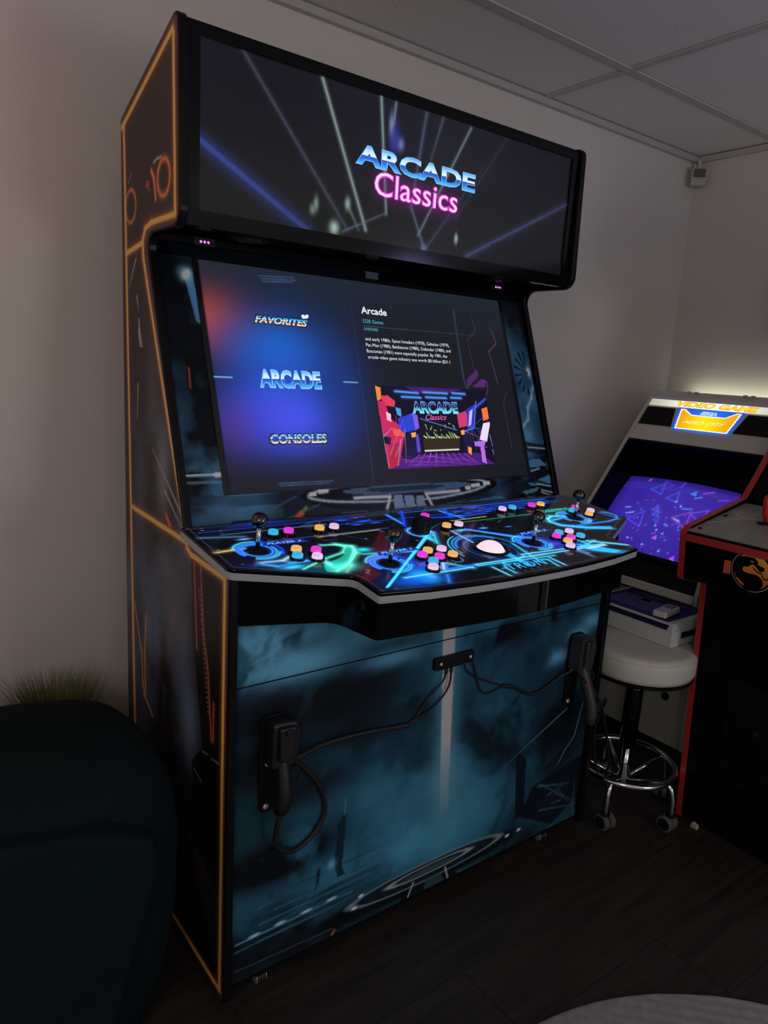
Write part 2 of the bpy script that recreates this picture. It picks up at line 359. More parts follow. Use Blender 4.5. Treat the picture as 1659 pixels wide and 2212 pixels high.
c.ring((283, 446), .0335, .0045, S(150, 88, 56), glow=.006, ga=.35); c.ring((354, 383), .034, .0055, S(168, 92, 46), glow=.008, ga=.4)
c.path([(327, 368), (333, 385), (337, 430)], .006, S(176, 100, 50), glow=.006); c.line((317, 392), (323, 410), .006, S(120, 46, 34)); c.line((316, 402), (321, 395), .008, S(120, 46, 34))
c.path([(332, 352), (340, 342), (349, 339)], .005, S(120, 112, 110)); c.line((285, 374), (278, 396), .003, S(100, 92, 90))
c.path([(291, 1300), (306, 1405), (310, 1480), (312, 1500), (330, 1545)], .004, S(150, 96, 44), glow=.005); c.path([(316, 1330), (313, 1410), (315, 1500)], .004, S(150, 96, 44), glow=.005)
for (x0, y0, x1, y1) in ((404, 1330, 398, 1390), (376, 1300, 372, 1360)): c.line((x0, y0), (x1, y1), .004, S(96, 52, 36))
for k in range(7): c.line((386+k*9, 1700+k*30), (414+k*9, 1850+k*42), .003, S(70, 40, 28), fade=(.8, .1))
c.line((405, 1790), (478, 1960), .004, S(90, 40, 26), fade=(.9, .3))
for (x0, y0, x1, y1) in ((437, 1622, 449, 1630), (458, 1640, 474, 1650), (420, 1660, 436, 1690)): c.line((x0, y0), (x1, y1), .003, S(96, 80, 70))
gk = dict(glow=.012, ga=.55)
frame = [(263, 278), (268, 268), (373, 62), (375, 70), (379, 462), (328, 480), (314, 494), (309, 520), (310, 555), (318, 610), (402, 1162), (404, 1182), (413, 1198), (486, 1250), (486, 1262), (474, 2138), (360, 1952)]
rear = [(268, 272), (291, 1500), (300, 1860)]
for pts in (frame, rear, [(309, 524), (273, 548)], [(287, 1095), (402, 1170)]): c.path(pts, .0095, OG, **gk)
for pts in (frame, rear, [(309, 524), (273, 548)], [(287, 1095), (402, 1170)]): c.path(pts, .0108, OR)
obj('side_artwork', c.mesh('side_artwork', lambda a, b: (a*0-.0006, -a, b), clip=inset(PROF, .0045), gain=2.6, mx=.9), art_mat('side_print', False, .25, spec=.2), left_panel)

# --- marquee display
DM = .50
def PM(px, py): p = hit(px, py, (0, 1, 0), -DM); return (p[0], p[2])
mx0, mx1, mz0, mz1 = .045, 1.115, 1.6155, 1.922
fr = bmesh.new()
for bx in ((T+.001, mx0, 1.585, 1.94), (mx1, W-T-.001, 1.585, 1.94), (mx0, mx1, 1.585, mz0), (mx0, mx1, mz1, 1.94)): box(bx[0], bx[1], -DM-.006, -DM+.012, bx[2], bx[3], fr)
obj('marquee_frame', fr, GLOSS, cab)
c = Canvas(mx0, mx1, mz0, mz1, .0024, PM, S(24, 25, 33))
t = ((c.B-mz0)/(mz1-mz0)); c.rgb = np.array(S(25, 26, 27))*(1-t[..., None])+np.array(S(27, 27, 38))*t[..., None]
c.rgb *= (.85+.3*fbm(c.A*6, c.B*6, 3))[..., None]
sx = np.clip(1.1-np.abs(c.A-.62)/.75, .62, 1); c.rgb *= sx[..., None]
def beam(p, q, wd, col, fade=(1, 1)): c.line(p, q, wd*.35, col, glow=wd*.55, ga=.5, fade=(fade[0]*.75, fade[1]*.75))
beam((430, 300), (664, 497), .030, S(52, 68, 140), (1, .75)); beam((525, 108), (750, 495), .012, S(70, 72, 92), (.8, .7))
beam((697, 168), (790, 497), .009, S(150, 170, 166), (.9, .8)); beam((824, 208), (834, 462), .008, S(140, 165, 168), (1, .6))
beam((856, 222), (851, 268), .008, S(110, 125, 150)); beam((922, 244), (888, 447), .011, S(80, 88, 112), (.8, .6)); beam((888, 447), (917, 541), .009, S(80, 88, 120))
beam((958, 255), (931, 346), .010, S(78, 84, 104), (.8, .4)); beam((1018, 277), (903, 508), .008, S(112, 128, 132), (.9, .7)); beam((917, 540), (1045, 360), .012, S(60, 62, 80), (.8, .1))
beam((1095, 300), (985, 470), .014, S(48, 50, 66), (.4, .6)); beam((1007, 553), (1228, 440), .018, S(64, 68, 110), (.9, .5)); beam((740, 500), (830, 462), .007, S(90, 94, 120), (.8, .5)); beam((752, 445), (775, 497), .008, S(110, 120, 120), (.8, .3))
c.blob((852, 300), .012, .030, S(50, 58, 150), .9); c.blob((866, 312), .008, .012, S(110, 120, 190), .8); c.blob((846, 268), .006, .02, S(130, 145, 180), .7)
for p, ra, rb, cc in (((722, 492), .010, .012, S(165, 190, 180)), ((683, 440), .005, .013, S(120, 140, 132)), ((675, 452), .006, .009, S(110, 130, 122)), ((751, 440), .006, .011, S(140, 165, 155)), ((985, 516), .005, .010, S(150, 170, 165)), ((915, 535), .008, .008, S(90, 100, 130))): c.blob(p, ra, rb, cc, .9)
c.poly([(1060, 600), (1060, 525), (1130, 520), (1225, 520), (1225, 600)], S(16, 16, 19), .5)
# glow of the pink lettering
for k in range(20): c.blob((818+k*8.6, 398+k*2.55), .016, .026, S(120, 20, 120), .22)
mq = obj('marquee_display', c.mesh('marquee_display', lambda a, b: (a, a*0-DM, b)), art_mat('marquee_screen', True, .12, spec=.3), cab)
fm_ = lambda a, b: (a, a*0-DM-.0012, b)
fm2 = lambda a, b: (a, a*0-DM-.0006, b)
def PMr(bl, br, tl): p, q, r = PM(*bl), PM(*br), PM(*tl); return p[0], q[0], (p[1]+q[1])/2, (p[1]+q[1])/2+r[1]-p[1]
chrome_blue = ramp_mat('chrome_blue_letters', [(0, S(90, 190, 255)), (.25, S(40, 130, 235)), (.47, S(30, 70, 190)), (.52, S(235, 250, 255)), (.8, S(170, 225, 255)), (1, S(80, 150, 245))])
outl = mat('letter_outline', (.01, .01, .01), .5, emit=S(120, 200, 255), es=1.0)
r = PMr((769, 353), (1024, 415), (778, 313))
lettering('ARCADE', fm2, r[0]-.002, r[1]+.002, r[2]-.002, r[3]+.002, outl, mq, .045); lettering('ARCADE', fm_, *r, chrome_blue, mq, .03)
r = PMr((808, 424), (986, 457), (808, 372))
lettering('Classics', fm2, r[0]-.002, r[1]+.002, r[2]-.002, r[3]+.002, mat('pink_glow', (.01, .01, .01), .5, emit=S(225, 60, 215), es=1), mq, .03, name='lettering_glow')
lettering('Classics', fm_, *r, mat('pink_white', (.01, .01, .01), .5, emit=S(255, 215, 245), es=1), mq, -.005)

# --- soffit under the marquee with speaker grilles
obj('soffit_panel', prism([(.322, 1.592), (.495, 1.592), (.495, 1.604), (.322, 1.604)], lambda d, z: (T+.001, -d, z), lambda d, z: (W-T-.001, -d, z)), GLOSS, cab)
for gx in (.2, .96):
    g = obj('speaker_grille', lathe([(.045, 0), (.045, -.003), (.040, -.004), (0, -.003)], 28), MATTE, cab, Matrix.Translation((gx, -.41, 1.592)))
    for k in range(5): obj('grille_slot', box(-.03+.006*abs(k-2), .03-.006*abs(k-2), -.0225+k*.011, -.0185+k*.011, -.0055, -.0025), mat('grille_metal', (.05, .05, .05), .3, .8) if k == 0 and gx < .5 else bpy.data.materials['grille_metal'], g, Matrix.Translation((gx, -.41, 1.592)))

# --- tilted bezel and main display
BA = np.array((.335, 1.58)); BE = np.array((.555, .987)); BT = (BE-BA)/np.linalg.norm(BE-BA); BN = np.array((-BT[1], BT[0])); BO = BA-BN*.015
BL = .642
def fb(off): return lambda a, s: (a, -(BO[0]+BT[0]*s+BN[0]*off), BO[1]+BT[1]*s+BN[1]*off)
NB = np.array((0, -BN[0], BN[1])); KB = BN@BO
def PB(px, py): p = hit(px, py, NB, KB); return (p[0], (np.array((-p[1], p[2]))-BO)@BT)
bz = obj('bezel_panel', prism([(T+.001, -.005), (W-T-.001, -.005), (W-T-.001, BL), (T+.001, BL)], fb(-.015), fb(-.0012)), BLACK, cab)
c = Canvas(T+.002, W-T-.002, 0, BL-.002, .003, PB, S(8, 10, 14))
n1 = fbm(c.A*6, c.B*7+4, 21); n2 = fbm(c.A*14+7, c.B*30, 33)
v = np.clip((n1-.38)*2.6, 0, 1); hz = np.clip(.15+1.0*np.exp(-((c.B-.50)/.10)**2)+.75*np.exp(-((c.B-.24)/.13)**2)*(c.A > .9)+.25*np.exp(-((c.B-.3)/.2)**2)*(c.A < .3)+.5*(c.B > .56), 0, 1)
c.rgb = np.array(S(8, 11, 17))+(v*hz)[..., None]*np.array(S(58, 100, 132))
st = np.clip((n2-.55)*4, 0, 1)*np.exp(-((c.B-.5)/.07)**2); c.rgb += (st*.35)[..., None]*np.array(S(70, 110, 130))
c.rgb[:, c.b < .03] *= .2
c.line((405, 590), (432, 690), .018, S(66, 110, 150), fade=(.9, .7)); c.blob((402, 592), .014, .014, S(120, 170, 205), .7); c.blob((402, 592), .005, .010, S(215, 220, 225), 1, rot=.6)
c.poly([(395, 695), (432, 705), (428, 715), (410, 712)], BLK, .9)
c.poly([(393, 768), (450, 765), (455, 790), (424, 800), (420, 840), (440, 850), (415, 856), (405, 840), (402, 792)], S(7, 8, 11), .95); c.path([(408, 795), (411, 838)], .003, S(120, 50, 40)); 
c.line((400, 1028), (498, 1024), .003, S(150, 165, 170)); c.line((466, 1026), (478, 1025), .009, S(165, 165, 170)); c.line((400, 1044), (500, 1040), .002, S(90, 120, 135))
c.poly([(398, 1068), (520, 1072), (640, 1062), (640, 1085), (500, 1095), (400, 1090)], S(12, 16, 24), .6)
c.blob((478, 1098), .03, .018, S(46, 72, 100), .8)
# round landing platform below the screen
c.blob((860, 1075), .30, .05, S(30, 52, 72), .6)
c.poly(catmull2([(648, 1072), (690, 1050), (760, 1040), (860, 1034), (980, 1028), (1058, 1034), (1072, 1049), (1030, 1070), (960, 1088), (900, 1098), (830, 1102), (740, 1100), (680, 1090)]), S(9, 11, 15), 1)
c.poly(catmull2([(742, 1060), (800, 1051), (920, 1043), (1000, 1041), (1012, 1049), (940, 1060), (830, 1067), (760, 1067)]), S(52, 76, 98), .95); c.poly(catmull2([(790, 1058), (860, 1050), (940, 1047), (960, 1051), (900, 1059), (830, 1063)]), S(18, 28, 38), .9)
c.path(catmull2([(666, 1072), (705, 1056), (800, 1043), (900, 1038), (1000, 1034), (1050, 1041), (1030, 1057), (960, 1073), (900, 1080), (842, 1083), (740, 1084), (690, 1080)]), .0028, S(130, 150, 172), glow=.003)
c.poly([(832, 1084), (925, 1078), (952, 1112), (820, 1120)], S(9, 11, 15), 1)
for x0, x1 in ((850, 868), (874, 892), (899, 914)): c.poly([(x0, 1070), (x1, 1069), (x1+12, 1113), (x0+4, 1116)], S(92, 114, 142), .9)
for p, q in (((843, 1072), (832, 1118)), ((766, 1076), (843, 1072)), ((920, 1066), (944, 1110)), ((920, 1066), (992, 1060))): c.line(p, q, .0045, S(170, 182, 200), glow=.004)
c.poly([(738, 1108), (796, 1104), (790, 1120), (738, 1120)], S(74, 92, 120), .9); c.poly([(975, 1090), (1080, 1070), (1100, 1080), (990, 1098)], S(52, 88, 120), .8)
for p, q in (((690, 1062), (706, 1060)), ((672, 1068), (680, 1067)), ((1020, 1049), (1034, 1047)), ((1046, 1044), (1056, 1043)), ((1008, 1054), (1014, 1053))): c.line(p, q, .009, S(180, 190, 200))
c.line((642, 1120), (652, 1108), .012, S(170, 60, 34)); c.line((652, 1108), (662, 1096), .006, S(70, 110, 60)); c.line((560, 1115), (640, 1072), .002, S(60, 74, 84)); c.line((600, 1130), (690, 1090), .0025, S(60, 74, 84))
# right side: pale burst with a thin bolt, broken slabs
c.blob((1134, 806), .05, .07, S(40, 84, 112), .8); c.blob((1140, 804), .008, .012, S(170, 200, 215), 1)
for k in range(9): a_ = 1.6+k*.42; q = PB(1138, 806); c.line(q, (q[0]+.05*cos(a_), q[1]-.065*sin(a_)), .008, S(8, 10, 14), px=False, fade=(.3, 1))
c.path([(1150, 836), (1148, 860), (1140, 880), (1141, 905), (1128, 925)], .003, S(110, 150, 170), glow=.006, ga=.3)
for p in ([(1110, 1000), (1165, 990), (1180, 1005), (1120, 1015)], [(1140, 1045), (1190, 1024), (1194, 1042), (1150, 1050)], [(1128, 1062), (1165, 1052), (1158, 1062), (1136, 1068)]): c.poly(p, S(56, 100, 128), .8)
for p in ([(1115, 950), (1178, 962), (1182, 985), (1140, 975)], [(1145, 1030), (1190, 1046), (1190, 1052), (1150, 1044)]): c.poly(p, S(9, 12, 18), .85)
for p, q in (((1140, 966), (1178, 969)), ((1160, 1045), (1190, 1050)), ((1170, 1058), (1194, 1064)), ((1170, 1063), (1190, 1070)), ((1145, 1018), (1165, 1012))): c.line(p, q, .003, S(120, 140, 155))
c.poly([(787, 575), (815, 580), (818, 606), (790, 602)], S(70, 76, 92), .8)
obj('bezel_artwork', c.mesh('bezel_artwork', fb(0), gain=2.7, mx=.9), art_mat('bezel_print', False, .25, spec=.12), bz)

dx0, dx1, s0, s1 = .1115, 1.045, .033, .558
disp = obj('main_display', prism(rpoly([(dx0-.012, s0-.012, .004), (dx1+.012, s0-.012, .004), (dx1+.012, s1+.003, .004), (dx0-.012, s1+.003, .004)]), fb(.0006), fb(.0026)), mat('display_rim', (.008, .008, .009), .3), cab)
c = Canvas(dx0, dx1, s0, s1, .0019, PB, S(24, 27, 36))
u = (c.A-dx0)/(dx1-dx0); v = (c.B-s0)/(s1-s0)
top = np.clip(1-v/.3, 0, 1)[..., None]; right = np.clip((u-.42)/.2, 0, 1)[..., None]
c.rgb = np.array(S(25, 27, 36))*(1-top)+np.array(S(31, 40, 52))*top; c.rgb = c.rgb*(1-right*.9)+right*.9*(np.array(S(22, 23, 30))*(1-top)+np.array(S(30, 39, 50))*top)
def glow(px, ra, rb, col, al): c.blob(px, ra, rb, col, al)
glow((470, 690), .085, .07, S(110, 52, 48), .75); glow((448, 690), .05, .055, S(165, 70, 52), .75); glow((505, 740), .06, .05, S(70, 48, 92), .5)
glow((625, 800), .15, .13, S(24, 66, 150), .75); glow((600, 755), .10, .065, S(30, 100, 208), .75); glow((600, 855), .10, .08, S(34, 84, 214), .7); glow((625, 905), .11, .065, S(70, 84, 240), .9); glow((560, 905), .08, .06, S(66, 68, 205), .5); glow((505, 920), .05, .06, S(82, 50, 140), .55); glow((735, 850), .06, .11, S(26, 58, 140), .5); glow((650, 965), .09, .028, S(60, 64, 180), .4)
c.rgb[(c.B > s1-.035)] *= .82
edge = (u < .004) | (u > .995); c.rgb[edge] *= .5
c.line((461, 814.5), (500, 816), .0025, S(120, 190, 230)); c.line((741, 826), (771, 827.5), .0025, S(120, 180, 220))
c.line((757, 660), (806, 1044), .0014, S(64, 78, 120), fade=(.25, .6)); c.line((784, 705), (1026, 726), .0014, S(70, 86, 92), fade=(.9, .3))
for p, q in (((556, 597), (634, 601)), ((562, 603), (640, 607)), ((566, 609), (630, 611)), ((600, 1045), (720, 1039)), ((604, 1050), (712, 1044))): 
    for k in range(14): 
        f0 = k/14+.006*R.random(); f1 = f0+.045; L_ = lambda f: (p[0]+(q[0]-p[0])*f, p[1]+(q[1]-p[1])*f); c.line(L_(f0), L_(f1), .0022+.002*R.random(), S(58, 84, 116), fade=(.7, .7))
# neon circuit strokes at the right of the screen
c.path([(978, 672), (984, 715), (1000, 820), (1008, 840)], .003, S(40, 66, 92), glow=.003); c.path([(1016, 680), (1025, 715), (1008, 735), (1020, 790), (1030, 820)], .0018, S(70, 50, 72)); c.path([(1058, 712), (1070, 743), (1054, 760), (1074, 830)], .0025, S(92, 60, 92)); c.path([(1092, 848), (1086, 870), (1104, 970)], .002, S(74, 46, 80))
c.poly([(1006, 822), (1028, 797), (1032, 812), (1010, 838)], S(82, 36, 104), .9); c.poly([(1020, 836), (1038, 820), (1048, 822), (1046, 838)], S(92, 38, 116), .9); c.path([(1038, 820), (1050, 826), (1052, 845), (1046, 860)], .002, S(110, 50, 130))
mscr = obj('screen_image', c.mesh('screen_image', fb(.0032)), art_mat('main_screen', True, .35, spec=.25), disp)
ha, hb = PB(806, 833), PB(1070, 1016)
c = Canvas(ha[0]-.004, hb[0]+.012, min(PB(1046, 843)[1], ha[1])-.002, hb[1]+.006, .0010, PB, S(14, 10, 34))
# picture of a neon game hall
hall = [(808, 834), (1046, 843), (1068, 1003), (838, 1015)]
c.poly(hall, S(14, 10, 34))
c.poly([(870, 835), (1000, 841), (960, 852), (900, 850)], S(74, 28, 130), .7)
for p, q in (((851, 846), (901, 850)), ((912, 848), (964, 851)), ((975, 850), (1002, 852)), ((866, 858), (907, 860)), ((918, 859), (962, 861)), ((972, 860), (994, 861))): c.line(p, q, .004, S(84, 150, 245), glow=.004)
c.poly([(838, 1015), (862, 985), (1030, 978), (1068, 1003)], S(70, 26, 120)); 
for k in range(9): c.line((905+k*12, 980), (880+k*20, 1008), .004, S(176, 70, 210), fade=(.3+.6*R.random(), .1))
c.poly([(910, 905), (985, 912), (992, 976), (915, 978)], S(14, 16, 18)); c.poly([(912, 948), (990, 944), (992, 972), (916, 976)], S(52, 40, 26))
for k in range(14): c.line((914+k*5.4, 946-R.random()*12), (920+k*5.4, 946), .004, S(150, 190, 120) if k % 3 else S(226, 226, 190), fade=(.5, .9))
for k in range(13): c.line((917+k*5.7, 974.5-k*.25), (920.5+k*5.7, 974.5-k*.25), .004, S(226, 230, 210))
for k in range(7): c.line((915+k*10+R.random()*6, 915+R.random()*18), (921+k*10, 916+R.random()*16), .003, S(190, 200, 160), fade=(.8, .3))
c.poly([(808, 834), (820, 838), (822, 862), (812, 868)], S(240, 140, 60)); c.poly([(820, 856), (836, 855), (852, 868), (850, 880), (828, 876)], S(225, 60, 90))
c.poly([(812, 868), (828, 866), (842, 905), (868, 926), (872, 940), (862, 1000), (838, 1014)], S(205, 40, 96)); c.poly([(832, 890), (842, 895), (844, 912), (834, 908)], S(255, 190, 220)); c.poly([(845, 925), (872, 932), (873, 944), (850, 942)], S(240, 90, 70)); c.poly([(838, 960), (862, 958), (862, 1005), (842, 1014)], S(175, 36, 60)); c.poly([(826, 942), (843, 946), (842, 962), (828, 958)], S(20, 14, 30))
c.poly([(852, 880), (864, 884), (866, 902), (856, 896)], S(70, 160, 240)); c.poly([(858, 905), (888, 893), (898, 905), (896, 930), (870, 936), (860, 925)], S(44, 64, 210)); c.poly([(888, 893), (900, 898), (904, 925), (896, 930)], S(130, 90, 230)); c.poly([(872, 940), (898, 934), (906, 980), (890, 994), (868, 990)], S(24, 18, 60)); c.poly([(886, 936), (896, 934), (897, 944), (888, 946)], S(250, 170, 60)); c.poly([(896, 940), (902, 938), (908, 976), (900, 978)], S(90, 70, 200))
c.poly([(985, 895), (1005, 888), (1010, 920), (990, 925)], S(206, 60, 110)); c.poly([(1006, 885), (1026, 872), (1020, 925), (1008, 930)], S(40, 52, 190)); c.poly([(1012, 890), (1019, 884), (1016, 918), (1010, 922)], S(210, 190, 250)); c.poly([(996, 930), (1020, 926), (1018, 985), (1004, 975)], S(28, 20, 66)); c.poly([(1009, 965), (1017, 968), (1017, 984), (1010, 978)], S(250, 160, 70)); c.poly([(993, 931), (1001, 929), (1002, 939), (995, 940)], S(250, 170, 60))
c.poly([(1038, 884), (1050, 880), (1054, 905), (1042, 910)], S(246, 120, 50)); c.poly([(1042, 915), (1057, 912), (1050, 955), (1034, 950)], S(240, 225, 255)); c.poly([(1022, 955), (1048, 952), (1044, 966), (1024, 964)], S(176, 110, 235)); c.poly([(1036, 966), (1044, 966), (1050, 1002), (1040, 998)], S(190, 110, 230))
c.path([(1020, 885), (1046, 863)], .003, S(80, 90, 235), glow=.004); c.path([(1026, 868), (1022, 926), (1002, 932)], .003, S(90, 120, 245)); c.line((906, 905), (985, 930), .002, S(90, 130, 230))
for p, q in (((826, 945), (845, 925)), ((812, 868), (838, 1010)), ((864, 950), (858, 1006)), ((1056, 940), (1062, 965)), ((1062, 972), (1068, 990))): c.line(p, q, .002, S(150, 190, 245), fade=(.7, .4))
for k in range(12): c.line((815+R.random()*60, 870+R.random()*130), (820+R.random()*60, 880+R.random()*125), .0012, R.choice((S(255, 120, 150), S(120, 60, 220), S(250, 160, 220), S(40, 10, 40))), fade=(.7, .2))
for k in range(12): c.line((990+R.random()*70, 880+R.random()*110), (995+R.random()*66, 890+R.random()*105), .0012, R.choice((S(90, 110, 250), S(180, 90, 240), S(240, 130, 90), S(20, 12, 50))), fade=(.7, .2))
for k in range(30): c.line((870+R.random()*170, 985+R.random()*22), (866+R.random()*176, 990+R.random()*20), .0014, R.choice((S(190, 80, 220), S(60, 20, 120), S(120, 50, 190))), fade=(.5, .1))
obj('screen_picture', c.mesh('screen_picture', fb(.0036), clip=[PB(*p) for p in hall]), bpy.data.materials['main_screen'], disp)
ftx = fb(.0042); ftx2 = fb(.0038)
def PBr(bl, br, tl): p, q, r = PB(*bl), PB(*br), PB(*tl); return p[0], q[0], (p[1]+q[1])/2, (p[1]+q[1])/2+r[1]-p[1]
TW = mat('text_white', (.01, .01, .01), .5, emit=S(235, 240, 245)); TC = mat('text_cyan', (.01, .01, .01), .5, emit=S(84, 186, 200)); PK = mat('text_pink', (.01, .01, .01), .5, emit=S(240, 110, 190))
for s, bl, br, tl, m, bo in (('Arcade', (779, 679), (834, 683.5), (779, 664), TW, .02), ('3220 Games', (782, 698.5), (826, 701.5), (782, 691), TC, -.004), ('CATEGORIES', (784, 714), (815, 717), (784, 708.5), TC, 0),
    ('and early 1980s. Space Invaders (1978), Galaxian (1979),', (788, 738.5), (969, 753), (788, 729), TW, -.004), ('Pac-Man (1980), Battlezone (1980), Defender (1980), and', (789.5, 752), (972, 764.5), (789.5, 742.5), TW, -.004),
    ('Bosconian (1981) were especially popular. By 1981, the', (791.5, 765), (964.5, 776), (791.5, 755.5), TW, -.004), ('arcade video game industry was worth $8 billion ($21.1', (794, 777.5), (971, 788.5), (794, 768.5), TW, -.004)):
    lettering(s, ftx, *PBr(bl, br, tl), m, disp, bo)
fav = ramp_mat('favorites_letters', [(0, S(255, 170, 60)), (.25, S(255, 235, 200)), (.48, S(120, 60, 20)), (.52, S(230, 250, 255)), (.8, S(70, 190, 225)), (1, S(20, 90, 130))])
con = ramp_mat('consoles_letters', [(0, S(250, 250, 240)), (.3, S(150, 170, 160)), (.5, S(20, 30, 40)), (.55, S(210, 245, 250)), (.8, S(50, 150, 190)), (1, S(210, 240, 245))])
dk = mat('letter_shadow', (.01, .01, .01), .5, emit=S(12, 22, 60), es=1); bl_o = mat('letter_rim', (.01, .01, .01), .5, emit=S(140, 200, 255), es=1)
for s, bl, br, tl, m, sh, om in (('FAVORITES', (549, 700), (664, 706), (549, 684), fav, .35, dk), ('ARCADE', (563, 837), (692, 840), (566, 801), chrome_blue, 0, bl_o), ('CONSOLES', (583, 959.5), (706, 958), (583, 939), con, .1, dk)):
    r = PBr(bl, br, tl); e = .003
    lettering(s, ftx2, r[0]-e, r[1]+e, r[2]+e, r[3]-e, om, disp, .06, sh); lettering(s, ftx, *r, m, disp, .04, sh)
g = rpoly([(0, 0, .001), (.014, .002, .002), (.019, .010, .002), (.012, .012, .002), (.008, .008, .001), (.003, .011, .002), (-.003, .008, .002)], 3); q = PB(652, 690)
obj('gamepad_icon', prism([(q[0]+a, q[1]-b) for a, b in g], fb(.0036), fb(.0044)), mat('icon_white', (.01, .01, .01), .5, emit=S(235, 235, 245)), disp)
lettering('ARCADE', ftx2, *[a_+e for a_, e in zip(PBr((891, 893), (988, 894.5), (891, 868)), (-.0015, .0015, .0015, -.0015))], bl_o, disp, .05); lettering('ARCADE', ftx, *PBr((891, 893), (988, 894.5), (891, 868)), ramp_mat('hall_letters', [(0, S(120, 240, 250)), (.45, S(60, 170, 220)), (.5, S(12, 14, 40)), (.75, S(20, 40, 110)), (1, S(70, 120, 220))]), disp, .03)
lettering('Classics', ftx, *PBr((918, 909), (963, 907), (918, 897)), PK, disp, 0, .5)

# --- gun-tracking light modules: small dark pods, three pink lights each
LEDP = mat('pink_led', (.02, .01, .02), .4, emit=S(245, 120, 235), es=1.3); LEDD = mat('dim_pink_led', (.02, .01, .02), .4, emit=S(170, 95, 140), es=1.0)
def led_module(f, lm):
    pod = obj('sensor_pod', prism(rpoly([(-.024, -.008, .002), (.024, -.008, .002), (.024, .008, .002), (-.024, .008, .002)], 2), lambda a, b: f(a, b, 0), lambda a, b: f(a, b, .010)), MATTE, cab)
    for k in (-1, 0, 1):
        obj('led_light', prism([(k*.0085+.0028*cos(t_*pi/4), .0028*sin(t_*pi/4)) for t_ in range(8)], lambda a, b: f(a, b, .009), lambda a, b: f(a, b, .0112)), lm, pod)
for lx, lm in ((.108, LEDP), (.992, LEDP)): led_module(lambda a, b, h: (lx+a, -.375-h*.8, 1.581+b-h*.5), lm)
for (px, py), lm in (((524, 1134), LEDD), ((1140, 1076), LEDD)):
    q = PB(px, py); led_module(lambda a, b, h: fb(.0008+h)(q[0]+a, q[1]-b), lm)

# --- control panel
TCP = radians(7); CPM = Matrix(((1, 0, 0, 0), (0, cos(TCP), -sin(TCP), -.555), (0, sin(TCP), cos(TCP), .995), (0, 0, 0, 1)))
NC = np.array((0, -sin(TCP), cos(TCP))); KC = sin(TCP)*.555+cos(TCP)*.995
def PC(px, py, h=0.): p = hit(px, py, NC, KC+h); return (p[0], (-p[1]-.555)/cos(TCP)-h*math.tan(TCP)*0)
def fc(h): return lambda u, v: (u, -.555-v*cos(TCP)-h*sin(TCP), .995-v*sin(TCP)+h*cos(TCP))
half = [(-.010, -.004, .002), (-.010, .224, .02), (.196, .327, .022), (.196, .4055, .006), (.305, .4225, 0), (.42, .432, 0), (.5, .4355, 0)]
CPO = rpoly(half+[(W-x, y, r) for x, y, r in half[::-1]])
TRIM = mat('white_edge_trim', (.38, .40, .44), .35, noise=.04)
cp = obj('control_panel', prism(CPO, fc(-.0205), fc(-.0065)), TRIM, cab, bevel=.001)
obj('panel_overlay', prism(inset(CPO, .0008), fc(-.0064), fc(0)), GLOSS, cp, bevel=.001)
c = Canvas(-.01, W+.01, 0, .44, .0016, PC, S(7, 7, 11))
ZB = lambda x, y: (800+x/2.765, 1050+y/2.765); ZA = lambda x, y: (380+x/3.19, 1050+y/3.19)
C1 = S(40, 140, 255); C2 = S(60, 205, 255); C3 = S(20, 70, 230); CW = S(190, 235, 255); GR = S(20, 190, 160); YE = S(206, 190, 90); DB = S(14, 30, 110)
def zl(p, q, wd, col, glow=.006, Z=ZB, fade=None, ga=.35): c.line(Z(*p), Z(*q), wd, col, glow=glow, ga=ga, fade=fade)
# long streaks at the back
for v_, u0, u1, col, wd in ((.020, .08, 1.12, S(34, 60, 170), .002), (.034, .02, .42, C3, .003), (.030, .52, 1.05, C1, .003), (.066, .30, 1.02, C3, .003), (.058, .05, .30, S(90, 140, 200), .0022), (.117, .10, .44, S(60, 90, 200), .0022), (.128, .64, .98, S(70, 190, 120), .0022), (.143, .0, .07, YE, .003), (.112, .62, .74, YE, .0035), (.122, .24, .40, YE, .0028)):
    c.line((u0, v_), (u1, v_-.004), wd*.75, col, glow=.003, ga=.2, px=False, fade=(.5, .9))
for u0 in (.35, .40, .69, .76, .80, .88): c.blob((u0, .036+.03*R.random()), .018, .004, S(30, 90, 255), .9, px=False); c.blob((u0+.02, .075), .012, .003, S(60, 110, 255), .8, px=False)
c.blob((.16, .012), .05, .010, S(16, 40, 200), .45, px=False); c.blob((.88, .045), .12, .010, S(30, 60, 220), .5, px=False); c.blob((1.0, .05), .05, .010, S(50, 110, 240), .4, px=False)
for k in range(70): u0, v0 = R.random()*W, .01+.4*R.random(); c.blob((u0, v0), .0016+.002*R.random(), .0013, S(150, 190, 230), .7*R.random(), px=False)
# diagonal grid lines by the knob
zl((100, 175), (190, 225), .006, C1); zl((185, 150), (205, 240), .004, C3); zl((415, 150), (560, 195), .007, C1); zl((440, 140), (480, 190), .005, C3); zl((360, 190), (560, 180), .004, C3); zl((560, 180), (690, 160), .003, C3)
